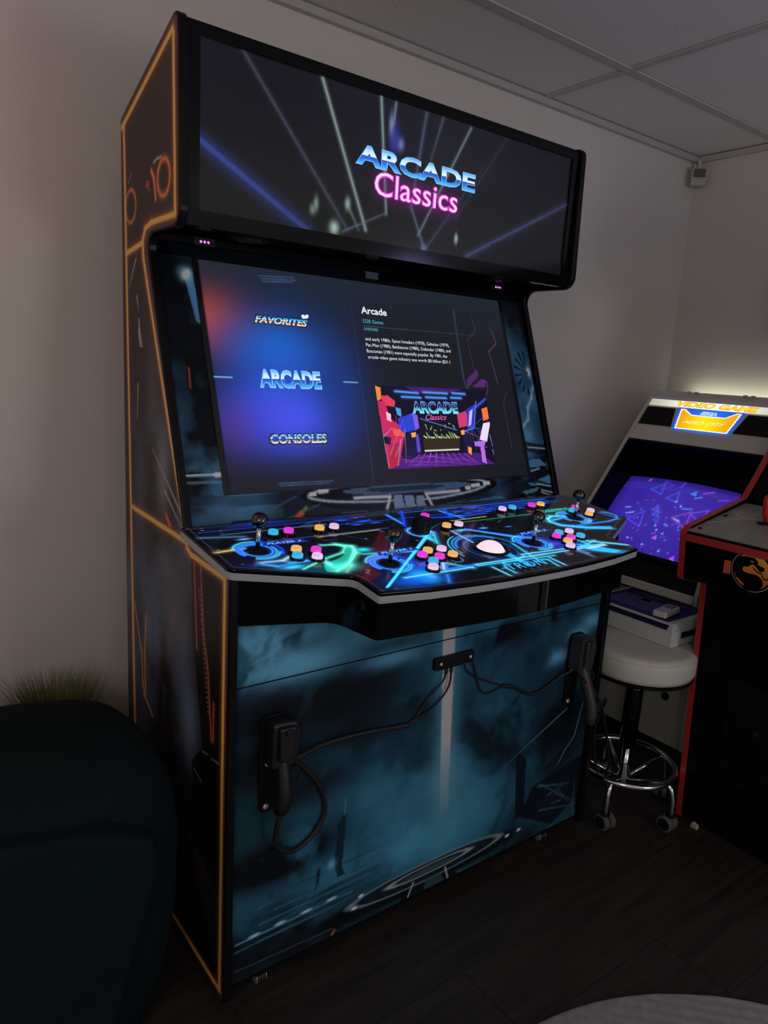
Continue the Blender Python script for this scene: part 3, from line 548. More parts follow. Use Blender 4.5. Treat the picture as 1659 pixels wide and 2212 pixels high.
# player one: wide diagonal ray, glowing fan, rings
c.poly([ZB(*p) for p in ((90, 612), (115, 605), (372, 275), (352, 262))], S(36, 170, 255)); c.poly([ZB(*p) for p in ((195, 552), (330, 440), (480, 470), (460, 490))], S(14, 90, 205), .7)
c.blob(ZB(325, 540), .026, .026, S(20, 190, 255), .95, 3); c.blob(ZB(290, 560), .05, .022, S(10, 100, 235), .8); c.blob(ZB(240, 470), .05, .05, S(10, 70, 190), .5)
zl((205, 550), (615, 485), .003, C2); zl((375, 275), (400, 345), .002, C2); c.blob(ZB(345, 310), .007, .022, S(70, 230, 255), .95); zl((430, 440), (440, 500), .002, CW); zl((460, 530), (470, 575), .002, C1); zl((380, 450), (610, 490), .002, C2); zl((440, 500), (640, 470), .003, C1)
c.ring((.455, .318), .014, .0015, S(60, 160, 255), px=False)
# centre: rays around the trackball
c.poly([ZB(*p) for p in ((500, 250), (560, 252), (930, 305), (900, 318))], S(14, 110, 255), .95); zl((470, 262), (640, 352), .003, C1); zl((640, 352), (960, 470), .003, C1); c.poly([ZB(*p) for p in ((790, 400), (830, 398), (960, 470), (940, 480))], S(40, 190, 255), .9)
c.ring((.5785, .293), .078, .003, C1, glow=.004, px=False, arc=(200, 320)); c.ring((.5785, .293), .095, .0025, C2, px=False, arc=(170, 250)); c.ring((.5785, .293), .06, .002, S(30, 90, 200), px=False); c.ring((.5785, .293), .085, .002, S(30, 90, 200), px=False, arc=(20, 120)); c.blob((.5785, .300), .06, .045, S(8, 40, 90), .6, px=False)
for k in range(40): a_ = pi*(1.0+.95*k/40); c.blob((.5785+.086*cos(a_), .293+.086*sin(a_)), .002, .002, C2, .9, px=False)
c.blob(ZB(540, 265), .012, .006, C2, .9); c.blob(ZB(675, 252), .010, .004, S(80, 190, 255), .9); c.blob(ZB(825, 243), .008, .003, C1, .9); c.blob(ZB(525, 178), .014, .004, C1, .9); c.blob(ZB(645, 152), .014, .004, C3, .9)
# front name frame
for p, q in (((730, 485), (835, 535)), ((795, 455), (810, 490)), ((810, 490), (870, 520)), ((795, 455), (870, 445)), ((1070, 428), (1165, 472)), ((1000, 440), (1060, 440)), ((1060, 440), (1125, 478)), ((870, 445), (920, 415)), ((630, 470), (1400, 352)), ((640, 478), (1100, 415)), ((900, 410), (1390, 345)), ((960, 420), (1050, 405)), ((850, 345), (1010, 450))): zl(p, q, .0026, C2, glow=.005)
# player two rings and right hand rays
zl((1190, 318), (1575, 356), .005, S(90, 215, 255), glow=.008); c.poly([ZB(*p) for p in ((1215, 345), (1300, 352), (1500, 385), (1470, 402), (1330, 385))], S(30, 160, 250), .95); c.blob(ZB(1400, 385), .05, .012, S(40, 190, 255), .8, rot=.5); zl((1260, 330), (1350, 372), .006, C2); zl((1340, 325), (1230, 380), .004, C2); zl((1300, 372), (1400, 352), .003, CW); zl((1180, 362), (1300, 400), .0025, S(120, 160, 210)); zl((1240, 390), (1330, 420), .002, S(110, 130, 190)); c.blob(ZB(1140, 345), .05, .03, S(20, 60, 220), .6)
# player four: sweeping arc
c.path([ZB(*p) for p in ((1160, 182), (1080, 180), (1058, 196), (1075, 215), (1140, 235), (1290, 250), (1440, 252))], .007, S(40, 200, 255), glow=.010); c.poly([ZB(*p) for p in ((1065, 205), (1140, 228), (1300, 240), (1440, 240), (1420, 258), (1250, 252), (1120, 238))], S(20, 150, 250), .9); c.path([ZB(*p) for p in ((1240, 235), (1420, 212), (1475, 195), (1465, 175), (1400, 155))], .003, C1, glow=.005); zl((1090, 205), (1170, 185), .003, C2); zl((1370, 160), (1470, 190), .006, S(40, 90, 200)); zl((1380, 155), (1440, 165), .004, S(70, 130, 230)); c.poly([ZB(*p) for p in ((1015, 152), (1060, 138), (1200, 128), (1190, 146), (1060, 160))], S(14, 120, 120), .7)
# player three: green sail, thin circuits
c.poly([ZA(*p) for p in catmull2(((1050, 405), (1130, 402), (1210, 418), (1246, 458), (1200, 535), (1120, 588), (1040, 590), (1030, 540), (1140, 490), (1168, 440), (1120, 415)))], S(16, 170, 140), .85); c.poly([ZA(*p) for p in catmull2(((1225, 430), (1246, 460), (1205, 532), (1150, 572), (1190, 510)))], S(110, 255, 225), .6); c.blob(ZA(1140, 555), .028, .018, S(60, 235, 215), .9); c.blob(ZA(1050, 535), .007, .018, S(120, 255, 240), .9); c.path([ZA(*p) for p in ((1000, 410), (1100, 405), (1165, 420), (1150, 460), (1020, 505), (880, 575))], .003, S(90, 240, 200), glow=.005); c.poly([ZA(*p) for p in ((880, 580), (1010, 530), (1040, 592), (960, 592))], S(6, 60, 50), .8); zl((1215, 545), (1175, 595), .002, S(140, 200, 170), Z=ZA)
zl((590, 540), (700, 555), .003, C2, Z=ZA); zl((590, 530), (740, 515), .0025, CW, Z=ZA); zl((740, 515), (780, 490), .0025, CW, Z=ZA); zl((700, 555), (1010, 500), .003, C1, Z=ZA); zl((780, 530), (900, 515), .002, C2, Z=ZA); c.blob(ZA(810, 560), .02, .008, C2, .9); c.blob(ZA(1290, 440), .014, .009, S(40, 220, 230), .95); c.blob(ZA(470, 368), .012, .004, S(120, 170, 240), .9); c.blob(ZA(640, 535), .03, .008, S(20, 80, 200), .6)
zl((280, 460), (440, 435), .003, YE, Z=ZA); zl((1290, 470), (1640, 450), .0025, C2, Z=ZA); zl((160, 360), (470, 350), .0022, S(70, 120, 160), Z=ZA)
c.poly([ZA(*p) for p in ((1280, 640), (1340, 560), (1420, 610), (1340, 660))], S(60, 16, 20), .8); c.poly([ZA(*p) for p in ((1300, 600), (1340, 570), (1330, 610))], S(90, 80, 84), .7)
# rings round the sticks
STK = ((.082, .155), (.300, .293), (.714, .293), (.998, .180))
for i, q in enumerate(STK):
    for rr, wd, col, arc in ((.030, .004, C1, (0, 359)), (.038, .009, S(44, 120, 255), (150, 330)), (.038, .004, S(60, 160, 255), (340, 480)), (.047, .003, C2, (200, 290)), (.050, .004, C3, (300, 400)), (.044, .002, C2, (20, 120))):
        c.ring(q, rr, wd, col, glow=.004, ga=.3, arc=arc, px=False)
c.ring((.487, .158), .030, .0035, S(70, 170, 255), glow=.005, px=False)
for p, q in (((615, 485), (205, 550)), ((1190, 318), (1575, 356)), ((630, 470), (1400, 352)), ((900, 410), (1390, 345)), ((730, 485), (835, 535)), ((1070, 428), (1165, 472)), ((520, 256), (900, 308)), ((470, 262), (640, 352)), ((430, 440), (440, 500))): zl(p, q, .0014, CW, glow=0)
c.line(ZB(100, 606), ZB(360, 268), .004, S(90, 225, 255)); c.path([ZB(*p) for p in ((1160, 182), (1080, 180), (1058, 196), (1075, 215), (1140, 235), (1290, 250), (1440, 252))], .0025, S(150, 240, 255)); c.path([ZA(*p) for p in ((1100, 402), (1210, 416), (1243, 460), (1190, 538), (1110, 588))], .004, S(120, 255, 225), glow=.008)
for k in range(60):
    u0, v0 = R.random()*W, .05+.37*R.random(); L_ = .01+.05*R.random(); c.line((u0, v0), (u0+L_, v0+L_*R.choice((0, 0, .5, -.5, 1.2))), .0012, R.choice((C1, C2, C3, S(90, 110, 190))), px=False, fade=(.6*R.random(), .1))
ed = inset(CPO, .013)
for p, q in zip(ed, ed[1:]+ed[:1]): c.line(p, q, .0014, S(64, 60, 70), px=False)
obj('panel_artwork', c.mesh('panel_artwork', fc(.0006), clip=inset(CPO, .003)), art_mat('backlit_panel_print', True, .12, spec=.16, es=1.25), cp)
fcp = fc(.0014)
NT = mat('player_name', (.01, .01, .01), .5, emit=S(110, 190, 255)); NT4 = mat('player_name_green', (.01, .01, .01), .5, emit=S(50, 215, 190)); BAR = mat('name_plate_blue', (.005, .005, .02), .3, emit=S(20, 44, 150))
def PCl(p, h=.0014): q = PC(*p); return q
for s, bl, br, hh, m in (('PLAYER 3', ZA(632, 408), ZA(872, 385), .010, NT), ('PLAYER 1', ZB(72, 410), ZB(258, 382), .011, NT), ('PLAYER 2', ZB(905, 294), ZB(1055, 268), .010, NT), ('PLAYER 4', ZB(1052, 156), ZB(1180, 138), .010, NT4)):
    p, q = PCl(bl), PCl(br)
    pl_ = [(p[0]-.012, p[1]+.003), (q[0]+.014, q[1]+.003), (q[0]+.006, q[1]-hh-.003), (p[0]-.004, p[1]-hh-.003)]
    if m is NT: obj('name_plate', prism(pl_, fc(.0008), fc(.0011)), BAR, cp)
    lettering(s, fcp, p[0], q[0], p[1], p[1]-hh, m, cp, .02, .3, kx=q[1]-p[1])
TR = mat('title_glow', (.01, .01, .01), .5, emit=S(70, 215, 255))
p, q = PCl(ZB(845, 502)), PCl(ZB(1068, 466)); lettering('TRON', fcp, p[0], q[0], p[1], p[1]-.026, TR, cp, -.012, .15, 1.05, kx=q[1]-p[1]); lettering('TRON', fc(.0009), p[0]-.002, q[0]+.002, p[1]+.002, p[1]-.028, mat('title_shade', (.005, .01, .02), .3, emit=S(10, 60, 150)), cp, .035, .15, 1.05, kx=q[1]-p[1])
p, q = PCl(ZB(890, 519)), PCl(ZB(1100, 474)); lettering('LEGACY', fcp, p[0], q[0], p[1], p[1]-.007, mat('subtitle_grey', (.01, .01, .01), .5, emit=S(70, 80, 90)), cp, 0, 0, 2.6, kx=q[1]-p[1])

def CP(u, v, h=0): return CPM @ Matrix.Translation((u, -v, h))
BCOL = dict(b=((58, 190, 235), 'blue'), m=((245, 60, 225), 'magenta'), o=((250, 190, 100), 'amber'), w=((240, 205, 245), 'white'))
CAPM = {}
for k, (rgb, nm) in BCOL.items():
    m = mat('button_'+nm, tuple(.5*x for x in S(*rgb)), .25, emit=S(*rgb), es=.8, coat=.5); nt = m.node_tree; b = nt.nodes['Principled BSDF']
    tc = nt.nodes.new('ShaderNodeTexCoord'); wv = nt.nodes.new('ShaderNodeTexWave'); wv.wave_type = 'RINGS'; wv.rings_direction = 'Z'; wv.inputs['Scale'].default_value = 95; mr = nt.nodes.new('ShaderNodeMapRange'); mr.inputs['To Min'].default_value = .6; mr.inputs['To Max'].default_value = 1.05
    nt.links.new(tc.outputs['Object'], wv.inputs['Vector']); nt.links.new(wv.outputs['Fac'], mr.inputs['Value']); nt.links.new(mr.outputs['Result'], b.inputs['Emission Strength']); CAPM[k] = m
def mk(name, bm, m, smooth=True):
    bmesh.ops.recalc_face_normals(bm, faces=bm.faces); me = bpy.data.meshes.new(name); bm.to_mesh(me); bm.free()
    for p in me.polygons: p.use_smooth = smooth
    me.materials.append(m); return me
rim_me = mk('push_button', lathe([(.0155, 0), (.0155, .003), (.0145, .0048), (.0122, .0052), (.0115, .0045), (.0115, .001), (0, .001)], 24), GLOSS, False)
cap_me = {k: mk('button_cap', lathe([(.0108, .002), (.0108, .0105), (.0098, .0122), (.0085, .0126), (0, .0121)], 20), CAPM[k], False) for k in BCOL}
PB_ = [(.151, .088, 'b'), (.187, .088, 'm'), (.261, .090, 'o'), (.298, .090, 'w'), (.150, .186, 'o'), (.135, .217, 'b'), (.186, .201, 'm'), (.170, .232, 'w'), (.568, .154, 'o'), (.606, .154, 'w'), (.561, .082, 'm'),
       (.819, .087, 'w'), (.859, .084, 'b'), (.937, .081, 'm'), (.973, .081, 'o'), (1.024, .150, 'b'), (1.085, .163, 'w'), (1.052, .184, 'o'), (1.058, .131, 'm')]
for dx in (0, .413): PB_ += [(.413+dx, .273, 'o' if not dx else 'b'), (.450+dx, .274, 'w'), (.385+dx, .290, 'm'), (.416+dx, .308, 'm'), (.453+dx, .307, 'o' if not dx else 'b'), (.386+dx, .324, 'b' if not dx else 'o'), (.364+dx, .350, 'w')]
for u, v, k in PB_:
    o = link(bpy.data.objects.new('push_button', rim_me), cab, CP(u, v, .0007)); o['label'] = 'round '+BCOL[k][1]+' lit push button'
    link(bpy.data.objects.new('button_cap', cap_me[k]), o, CP(u, v, .0007))
wash_me = mk('joystick', lathe([(.0205, 0), (.0205, .0015), (.012, .003), (0, .003)], 32), MATTE)
shaft_me = mk('shaft', lathe([(.0045, .002), (.0045, .05), (0, .05)], 16), CHROME); ball_me = mk('ball_top', lathe([(.0165*sin(pi*i/18), -.0165*cos(pi*i/18)) for i in range(19)], 32), DCHROME)
for u, v in STK:
    o = link(bpy.data.objects.new('joystick', wash_me), cab, CP(u, v, .0008)); link(bpy.data.objects.new('shaft', shaft_me), o, CP(u, v, .0008)); link(bpy.data.objects.new('ball_top', ball_me), o, CP(u, v, .062))
sp = obj('spinner_knob', lathe([(.021, .0008), (.021, .030), (.019, .033), (.017, .0345), (0, .034)], 32), MATTE, cab, CP(.487, .158), smooth=False)
for k in range(24):
    a_ = 2*pi*k/24; obj('knob_ridge', tube([(.0212*cos(a_), .0212*sin(a_), .003), (.0212*cos(a_), .0212*sin(a_), .029)], .0012, 5), MATTE, sp, CP(.487, .158)) if k % 2 == 0 else None
tb = obj('trackball_ring', lathe([(.042, .0008), (.042, .003), (.036, .004), (.031, .0015), (.031, .0008)], 40), GLOSS, cab, CP(.5785, .293), smooth=True)
obj('trackball', lathe([(.036*sin(pi*i/40), .036*cos(pi*i/40)-.017) for i in range(0, 25)], 40), mat('glowing_ball', (.5, .4, .45), .15, emit=S(248, 222, 232), es=.9), tb, CP(.5785, .293), smooth=True)

# --- control box below the deck
ah = [(T+.002, .58, 0), (T+.002, .749, 0), (.195, .815, .045), (.212, .934, .008), (.345, .947, 0), (.46, .958, 0), (.55, .9635, 0)]
AP = rpoly(ah+[(W-x, y, r) for x, y, r in ah[::-1]])
zb = lambda d: .995-(d-.555)*math.tan(TCP)-.0215
abox = obj('control_box', prism(AP, lambda u, d: (u, -d, .846), lambda u, d: (u, -d, zb(d))), GLOSS, cab)
obj('side_button', lathe([(.016, 0), (.016, .004), (.012, .006), (.011, .004), (.010, .009), (0, .009)], 24), GLOSS, abox, Matrix.Translation((.2095, -.885, .897)) @ Matrix.Rotation(radians(-90), 4, 'Y'))
obj('corner_strip', box(.618, .640, -.9665, -.955, .848, .92), MATTE, abox); obj('strip_edge', box(.634, .6355, -.9675, -.966, .852, .92), mat('brushed_steel', (.5, .5, .48), .3, 1), abox)

obj('cyan_sliver', box(.0190, .0215, -.7478, -.7462, .862, .944), mat('cyan_strip', (.02, .03, .03), .4, emit=S(120, 205, 245), es=1), cab)  # added emissive sliver for the bright cyan line beside the control box
# --- lower front: fixed rail and big door with printed cloudscape
DF = .745
def PF(px, py): p = hit(px, py, (0, 1, 0), -DF-.0005); return (p[0], p[2])
rail = obj('front_rail', box(T+.001, W-T-.001, -DF, -DF+.015, .7168, .93), BLACK, cab)
door = obj('front_door', box(T+.001, W-T-.001, -DF, -DF+.015, .045, .7160), BLACK, cab)
c = Canvas(T+.002, W-T-.002, .046, .90, .0028, PF, S(10, 16, 22))
w1 = fbm(c.A*4+2, c.B*4, 150)-.5; w2 = fbm(c.A*4, c.B*4+7, 160)-.5; n1 = fbm(c.A*3.4+c.B*1.2+2.2*w1, c.B*4.4+9+2.2*w2, 61, 6); WX, WY = c.A*9+3*w1, c.B*10+3*w2; n2 = fbm(c.A*9+4, c.B*26, 70); n3 = fbm(c.A*7+1, c.B*7, 90, 6)
mid = np.exp(-((c.A-.60)/.23)**2-((c.B-.33)/.25)**2); low = np.exp(-((c.B-.20)/.10)**2); hi = np.exp(-((c.B-.74)/.10)**2)
lum = .10+.62*mid+.34*low+.30*hi+.16*np.exp(-((c.A-.3)/.2)**2-((c.B-.36)/.16)**2)
lum *= np.clip(2.9*(n1-.22)+.5*(n3-.5), .10, 1.35)
c.rgb = np.array(S(8, 10, 14))+np.clip(lum, 0, 1.1)[..., None]*np.array(S(38, 90, 114)); c.rgb *= (.8+.4*n3)[..., None]
def cloud(p, ra, rb, al, col=S(9, 12, 17), rot=0): 
    q = PF(*p); wn = np.clip((fbm(WX+q[0]*20, WY, 120, 6)-.34)*5.5, 0, 1.25); A = c.A-q[0]; B = c.B-q[1]; x = A*cos(rot)+B*sin(rot); y = -A*sin(rot)+B*cos(rot)
    c.mix((slice(None), slice(None)), al*wn*np.exp(-((x/ra)**2+(y/rb)**2)), col)
for p, ra, rb, al in (((700, 1500), .22, .05, 1), ((650, 1540), .16, .05, 1), ((800, 1450), .08, .04, .9), ((1150, 1400), .16, .06, 1), ((1130, 1540), .14, .08, 1), ((1210, 1560), .10, .06, 1), ((600, 1860), .16, .05, 1), ((560, 1640), .10, .07, .8), ((690, 1690), .12, .04, .6), ((1080, 1370), .12, .03, .9), ((560, 2040), .22, .05, 1), ((700, 2010), .14, .03, .9), ((1200, 1330), .12, .03, .8), ((880, 1500), .06, .05, .5)): cloud(p, ra*1.1, rb*1.2, al*1.2)
for p, ra, rb, al in (((560, 1400), .13, .055, 1.2), ((620, 1440), .12, .03, 1), ((560, 1455), .10, .02, 1), ((850, 1420), .08, .02, .6), ((1200, 1420), .05, .02, .8), ((860, 1350), .12, .025, .6), ((1250, 1370), .04, .02, .8), ((600, 1370), .12, .03, .7), ((1280, 1340), .04, .02, .7)): cloud(p, ra, rb, al, S(64, 112, 140))
# ground streaks lower left
for k in range(26):
    z_ = .10+.13*R.random(); x_ = .03+.35*R.random(); L_ = .05+.25*R.random(); c.line((x_, z_), (x_+L_, z_+.004), .002+.004*R.random(), S(44, 84, 104) if k % 3 else S(9, 13, 18), px=False, fade=(.5, .05))
c.line((508, 2043), (760, 1925), .0025, S(84, 120, 134), fade=(1, .4)); c.line((508, 2058), (720, 1958), .0016, S(50, 76, 88))
for px_ in ((549, 2021), (605, 1994), (662, 1968), (716, 1942)): c.blob(px_, .014, .0035, S(120, 150, 160), .9, 4)
c.line((706, 2040), (722, 2010), .006, S(120, 60, 20)); c.line((508, 2100), (720, 2005), .0016, S(56, 58, 54)); c.poly([(507, 2125), (535, 2112), (540, 2120), (510, 2135)], S(48, 40, 44))
# distant towers and wreck silhouettes
c.poly([(729, 1895), (722, 1870), (730, 1780), (745, 1752), (749, 1760), (738, 1870), (745, 1888)], S(12, 24, 32), .95); c.line((747, 1727), (745, 1760), .002, S(60, 90, 100)); c.blob((716, 1868), .010, .012, S(70, 120, 140), .8); c.poly([(680, 1925), (685, 1875), (692, 1873), (690, 1905)], S(14, 24, 32), .9)
c.poly([(1112, 1770), (1115, 1630), (1124, 1628), (1137, 1640), (1130, 1760)], S(8, 14, 22), .95)
c.poly([(1122, 1765), (1150, 1700), (1200, 1665), (1268, 1622), (1262, 1760), (1190, 1780)], S(9, 13, 20), .95)
for k in range(10): c.line((1160+R.random()*80, 1690+R.random()*80), (1180+R.random()*80, 1680+R.random()*70), .003+.004*R.random(), S(40, 66, 82), fade=(.7, .2))
c.poly([(1180, 1790), (1235, 1730), (1245, 1755), (1200, 1790)], S(24, 50, 64), .7)
c.line((1090, 1655), (1225, 1530), .003, S(70, 110, 130), fade=(.1, .9)); c.path([(1260, 1515), (1248, 1560), (1240, 1590), (1220, 1620), (1205, 1650)], .0022, S(60, 104, 126))
# column of light
zz = np.clip((c.B-.25)/.50, 0, 1); xc = .598-.030*zz; hw = .0135+.006*zz; fd0 = np.clip((c.B-.22)/.22, 0, 1); dx_ = abs(c.A-xc)
c.mix((slice(None), slice(None)), .55*np.exp(-(dx_/(hw*2.2))**2)*fd0, S(62, 112, 140)); c.mix((slice(None), slice(None)), .92*np.clip((hw-dx_)/.004+.5, 0, 1)*fd0, S(126, 122, 122))
c.blob((960, 1690), .05, .09, S(70, 104, 112), .55); c.blob((960, 1800), .10, .10, S(44, 92, 106), .5)
# round platform at the foot of the door
q = PF(930, 1880)
for dz, rr, asp, al, cc in ((-.008, .036, 9.0, 1, S(6, 8, 11)), (.004, .022, 10, 1, S(12, 22, 28)), (.004, .016, 10, .95, S(7, 12, 17)), (.006, .008, 12, .6, S(44, 60, 62))): c.blob((q[0], q[1]+dz), rr*asp, rr, cc, al, 12, px=False)
c.ring((q[0], q[1]+.004),   .026, .0022, S(84, 98, 104), asp=9.4, px=False); c.ring((q[0], q[1]+.008), .012, .002, S(110, 118, 118), asp=11, px=False)
for p in ((765, 1962), (1095, 1805), (1120, 1792), (780, 1935)): c.blob(p, .008, .004, S(150, 160, 165), .9, 4)
c.poly([(q[0]-.10, .046), (q[0]+.10, .046), (q[0]+.07, q[1]-.025), (q[0]-.07, q[1]-.025)], S(9, 12, 17), .95, px=False); c.poly([(q[0]-.02, .046), (q[0]+.05, .046), (q[0]+.035, q[1]-.022), (q[0]-.015, q[1]-.022)], S(26, 44, 54), .9, px=False)
for a0_, a1_ in ((-.07, -.055), (.062, .05)): c.line((q[0]+a0_, .05), (q[0]+a1_, q[1]-.012), .004, S(110, 116, 118), px=False)
fd = lambda a, b: (a, a*0-DF-.0006, b); am = art_mat('front_print', False, .3, spec=.12)
obj('door_artwork', c.mesh('door_artwork', fd, gain=2.75, mx=.9, brange=(.0465, .7165)), am, door)
obj('rail_artwork', c.mesh('rail_artwork', fd, gain=2.75, mx=.9, brange=(.7165, .93)), am, rail)

# --- usb plate, gun holsters, casters
usb = obj('socket_plate', prism(rpoly([(.523, .648, .006), (.648, .648, .006), (.648, .6785, .006), (.523, .6785, .006)]), lambda a, b: (a, -DF-.001, b), lambda a, b: (a, -DF-.012, b)), MATTE, door, bevel=.002)
RX90 = Matrix.Rotation(radians(90), 4, 'X')
scr_me = mk('screw', lathe([(.0045, 0), (.0045, .0015), (.003, .0028), (0, .003)], 14), SCREW)
for x in (.540, .634): link(bpy.data.objects.new('screw', scr_me), usb, Matrix.Translation((x, -DF-.012, .664)) @ RX90)
for hx, sg in ((.094, 1), (1.035, -1)):
    h = obj('gun_holster', prism(rpoly([(hx-.016, .437, .008), (hx+.022, .437, .012), (hx+.030, .50, .01), (hx+.034, .54, .006), (hx+.040, .648, .016), (hx-.016, .648, .016), (hx-.018, .54, .006)]), lambda a, b: (a, -DF-.001, b), lambda a, b: (a, -DF-.010, b)), MATTE, door, bevel=.002)
    for z in (.545, .450): link(bpy.data.objects.new('screw', mk('screw', lathe([(.0065, 0), (.0065, .002), (.004, .0034), (0, .0036)], 14), SCREW) if z > .5 and sg == 1 else bpy.data.meshes['screw.001']), h, Matrix.Translation((hx-.002 if z > .5 else hx-.004, -DF-.010, z)) @ RX90)
for x, y in ((.104, -.722), (1.018, -.722), (.104, -.25), (1.018, -.25)):
    cs = obj('caster', box(x-.016, x+.016, y-.016, y+.016, .029, .0345), MATTE, cab); M = Matrix.Translation((x, y, .0145)) @ Matrix.Rotation(radians(90), 4, 'Y')
    obj('caster_wheel', lathe([(.006, -.010), (.0125, -.010), (.0142, -.007), (.0142, .007), (.0125, .010), (.006, .010)], 20), RUBBER, cs, M)
    for k in (-1, 1): obj('wheel_rim', lathe([(.0135, -.0008), (.0135, .0008), (.011, .0016), (.004, .0012), (0, .002)], 20), mat('rim_grey', (.35, .34, .33), .4, .5) if 'rim_grey' not in bpy.data.materials else bpy.data.materials['rim_grey'], cs, M @ Matrix.Translation((0, 0, k*.0112)) @ (Matrix.Rotation(pi, 4, 'X') if k < 0 else Matrix.Identity(4)))

# ================================================================== LIGHT GUNS
def gun(hx, tilt, gm, label, cables, gripend):
    t_ = thing('light_gun', (hx+.02, -DF-.045, .42), label, 'light gun', 'light guns hung on the cabinet door')
    y0, y1 = -DF-.0125, -DF-.050
    hx -= .014 if hx < .5 else 0
    body = rpoly([(hx+.000, .552, .006), (hx+.040, .548, .006), (hx+.058, .556, .006), (hx+.062, .585, .008), (hx+.066, .612, .006), (hx+.058, .645, .010), (hx+.004, .650, .012)])
    b0 = obj('receiver', prism(body, lambda a, b: (a, y0, b), lambda a, b: (a, y1, b)), gm, t_, bevel=.006, seg=3)
    obj('slide', prism(rpoly([(hx+.012, .570, .004), (hx+.046, .570, .004), (hx+.048, .640, .006), (hx+.012, .642, .006)]), lambda a, b: (a, y1+.001, b), lambda a, b: (a, y1-.012, b)), gm, b0, bevel=.004, seg=3)
    obj('rear_sight', box(hx+.022, hx+.036, y1-.018, y1-.0125, .628, .638), gm, b0, bevel=.001)
    g0 = Vector((hx+.030, -DF-.034, .562)); g1 = Vector(gripend)
    gp = catmull([g0, g0.lerp(g1, .35)+Vector((.003, -.006, 0)), g0.lerp(g1, .7)+Vector((.004, -.008, 0)), g1], 5)
    obj('grip', tube(gp, lambda s: .0175+.004*s if s < .93 else .017, 14, sq=(1.0, .85)), gm, t_, smooth=True)
    obj('trigger', tube(catmull([(hx+.05, -DF-.052, .55), (hx+.060, -DF-.056, .535), (hx+.054, -DF-.056, .520)], 4), .0035, 6), MATTE, t_, smooth=True)
    for nm, pts, r in cables: obj(nm, tube(catmull(pts, 8), r, 8), RUBBER, t_, smooth=True)
    return t_
yc = -DF-.0065; ys = -DF-.012
gl = (.106, -DF-.042, .452)
gun(.094, 0, mat('gun_black', (.008, .008, .008), .42, noise=.2), 'black light gun in the holster left of the light column, cable looping below', [
    ('cable', [gl, (.103, -.782, .415), (.106, -.772, .370), (.135, yc-.012, .335), (.172, yc-.003, .322), (.215, yc, .345), (.236, yc, .385), (.226, yc, .440), (.190, yc-.004, .495), (.156, yc-.012, .532), (.142, -.770, .548), (.165, -.768, .549), (.22, yc-.003, .549), (.31, yc, .546), (.39, yc, .538), (.425, yc, .533)], .0054),
    ('cable_splitter', [(.418, yc, .534), (.455, yc, .530)], .0065), ('usb_lead', [(.452, yc, .530), (.48, yc, .545), (.515, yc, .585), (.552, yc-.004, .620), (.558, ys, .650)], .0024), ('usb_lead', [(.452, yc, .529), (.49, yc, .540), (.535, yc, .558), (.572, yc-.003, .60), (.574, ys, .650)], .0024),
    ('usb_plug', [(.558, ys, .649), (.5575, ys, .637)], .0042), ('usb_plug', [(.574, ys, .649), (.5738, ys, .637)], .0042)], gl)
gr = (1.055, -DF-.075, .405)
gun(1.012, 0, mat('gun_grey', (.030, .030, .028), .45, noise=.15), 'dark grey light gun in the holster near the right side panel of the big cabinet', [
    ('cable', [(1.012, -.768, .548), (.985, yc-.006, .535), (.945, yc, .515), (.90, yc, .505), (.86, yc, .512), (.80, yc, .545), (.775, yc, .553)], .0040),
    ('cable_splitter', [(.80, yc, .545), (.765, yc, .556)], .006), ('usb_lead', [(.768, yc, .555), (.72, yc, .575), (.66, yc, .605), (.625, yc-.003, .632), (.615, ys, .652)], .0024), ('usb_lead', [(.768, yc, .555), (.71, yc, .548), (.68, yc, .570), (.66, yc, .62), (.640, yc-.004, .655), (.632, ys, .663)], .0024),
    ('cable', [(1.028, -.80, .535), (1.06, -.815, .50), (1.10, -.82, .44), (1.145, -.81, .36), (1.20, -.79, .27), (1.255, -.765, .19), (1.275, -.745, .155), (1.262, -.735, .14), (1.225, -.735, .2), (1.196, -.74, .31), (1.180, -.775, .42), (1.13, -.80, .44), (1.08, -.81, .415), (1.057, -.82, .408)], .0040)], gr)

# ================================================================== WHITE CABINET WITH THE YELLOW MARQUEE (faces left, back to the right wall)
SY0, SY1 = -.115, -.705; SC = (SY0+SY1)/2
SA = np.array((2.2095, 1.2801)); SB = np.array((1.755, .704)); ST = (SB-SA)/np.linalg.norm(SB-SA); SN = np.array((ST[1], -ST[0])); 
if SN[0] > 0: SN = -SN
def fs(off): return lambda y, s: (SA[0]+ST[0]*s+SN[0]*off, y, SA[1]+ST[1]*s+SN[1]*off)
NS = np.array((SN[0], 0, SN[1])); KS = SN@SA
def PS(px, py): p = hit(px, py, NS, KS); return (p[1], (np.array((p[0], p[2]))-SA)@ST)
MBX = mat('shroud_black', (.003, .003, .003), .6, noise=.2, spec=.2)
CREAM = mat('off_white_shell', (.74, .72, .68), .45, noise=.05)
sega = thing('arcade_cabinet', (2.1, SC, 0), 'off-white sit-down arcade cabinet with yellow lit marquee and purple curved screen in the corner', 'arcade cabinet')
sprof = [(1.785, .04), (1.785, .575), (1.735, .592), (1.735, .63), tuple(SB+SN*.003), tuple(SA+SN*.003), (2.245, 1.300), (2.44, 1.300), (2.44, .04)]
sinn = [(1.80, .04), (1.80, .60), (1.84, .64), (2.06, 1.07), (2.24, 1.285), (2.43, 1.285), (2.43, .04)]
for y0, y1 in ((SY0, SY0-.014), (SY1+.014, SY1)):
    obj('side_panel', prism(rpoly([(x, z, .006) for x, z in sprof], 2), lambda x, z: (x, y0, z), lambda x, z: (x, y1, z)), CREAM, sega, bevel=.002)
ya, yb = SY0-.0145, SY1+.0145
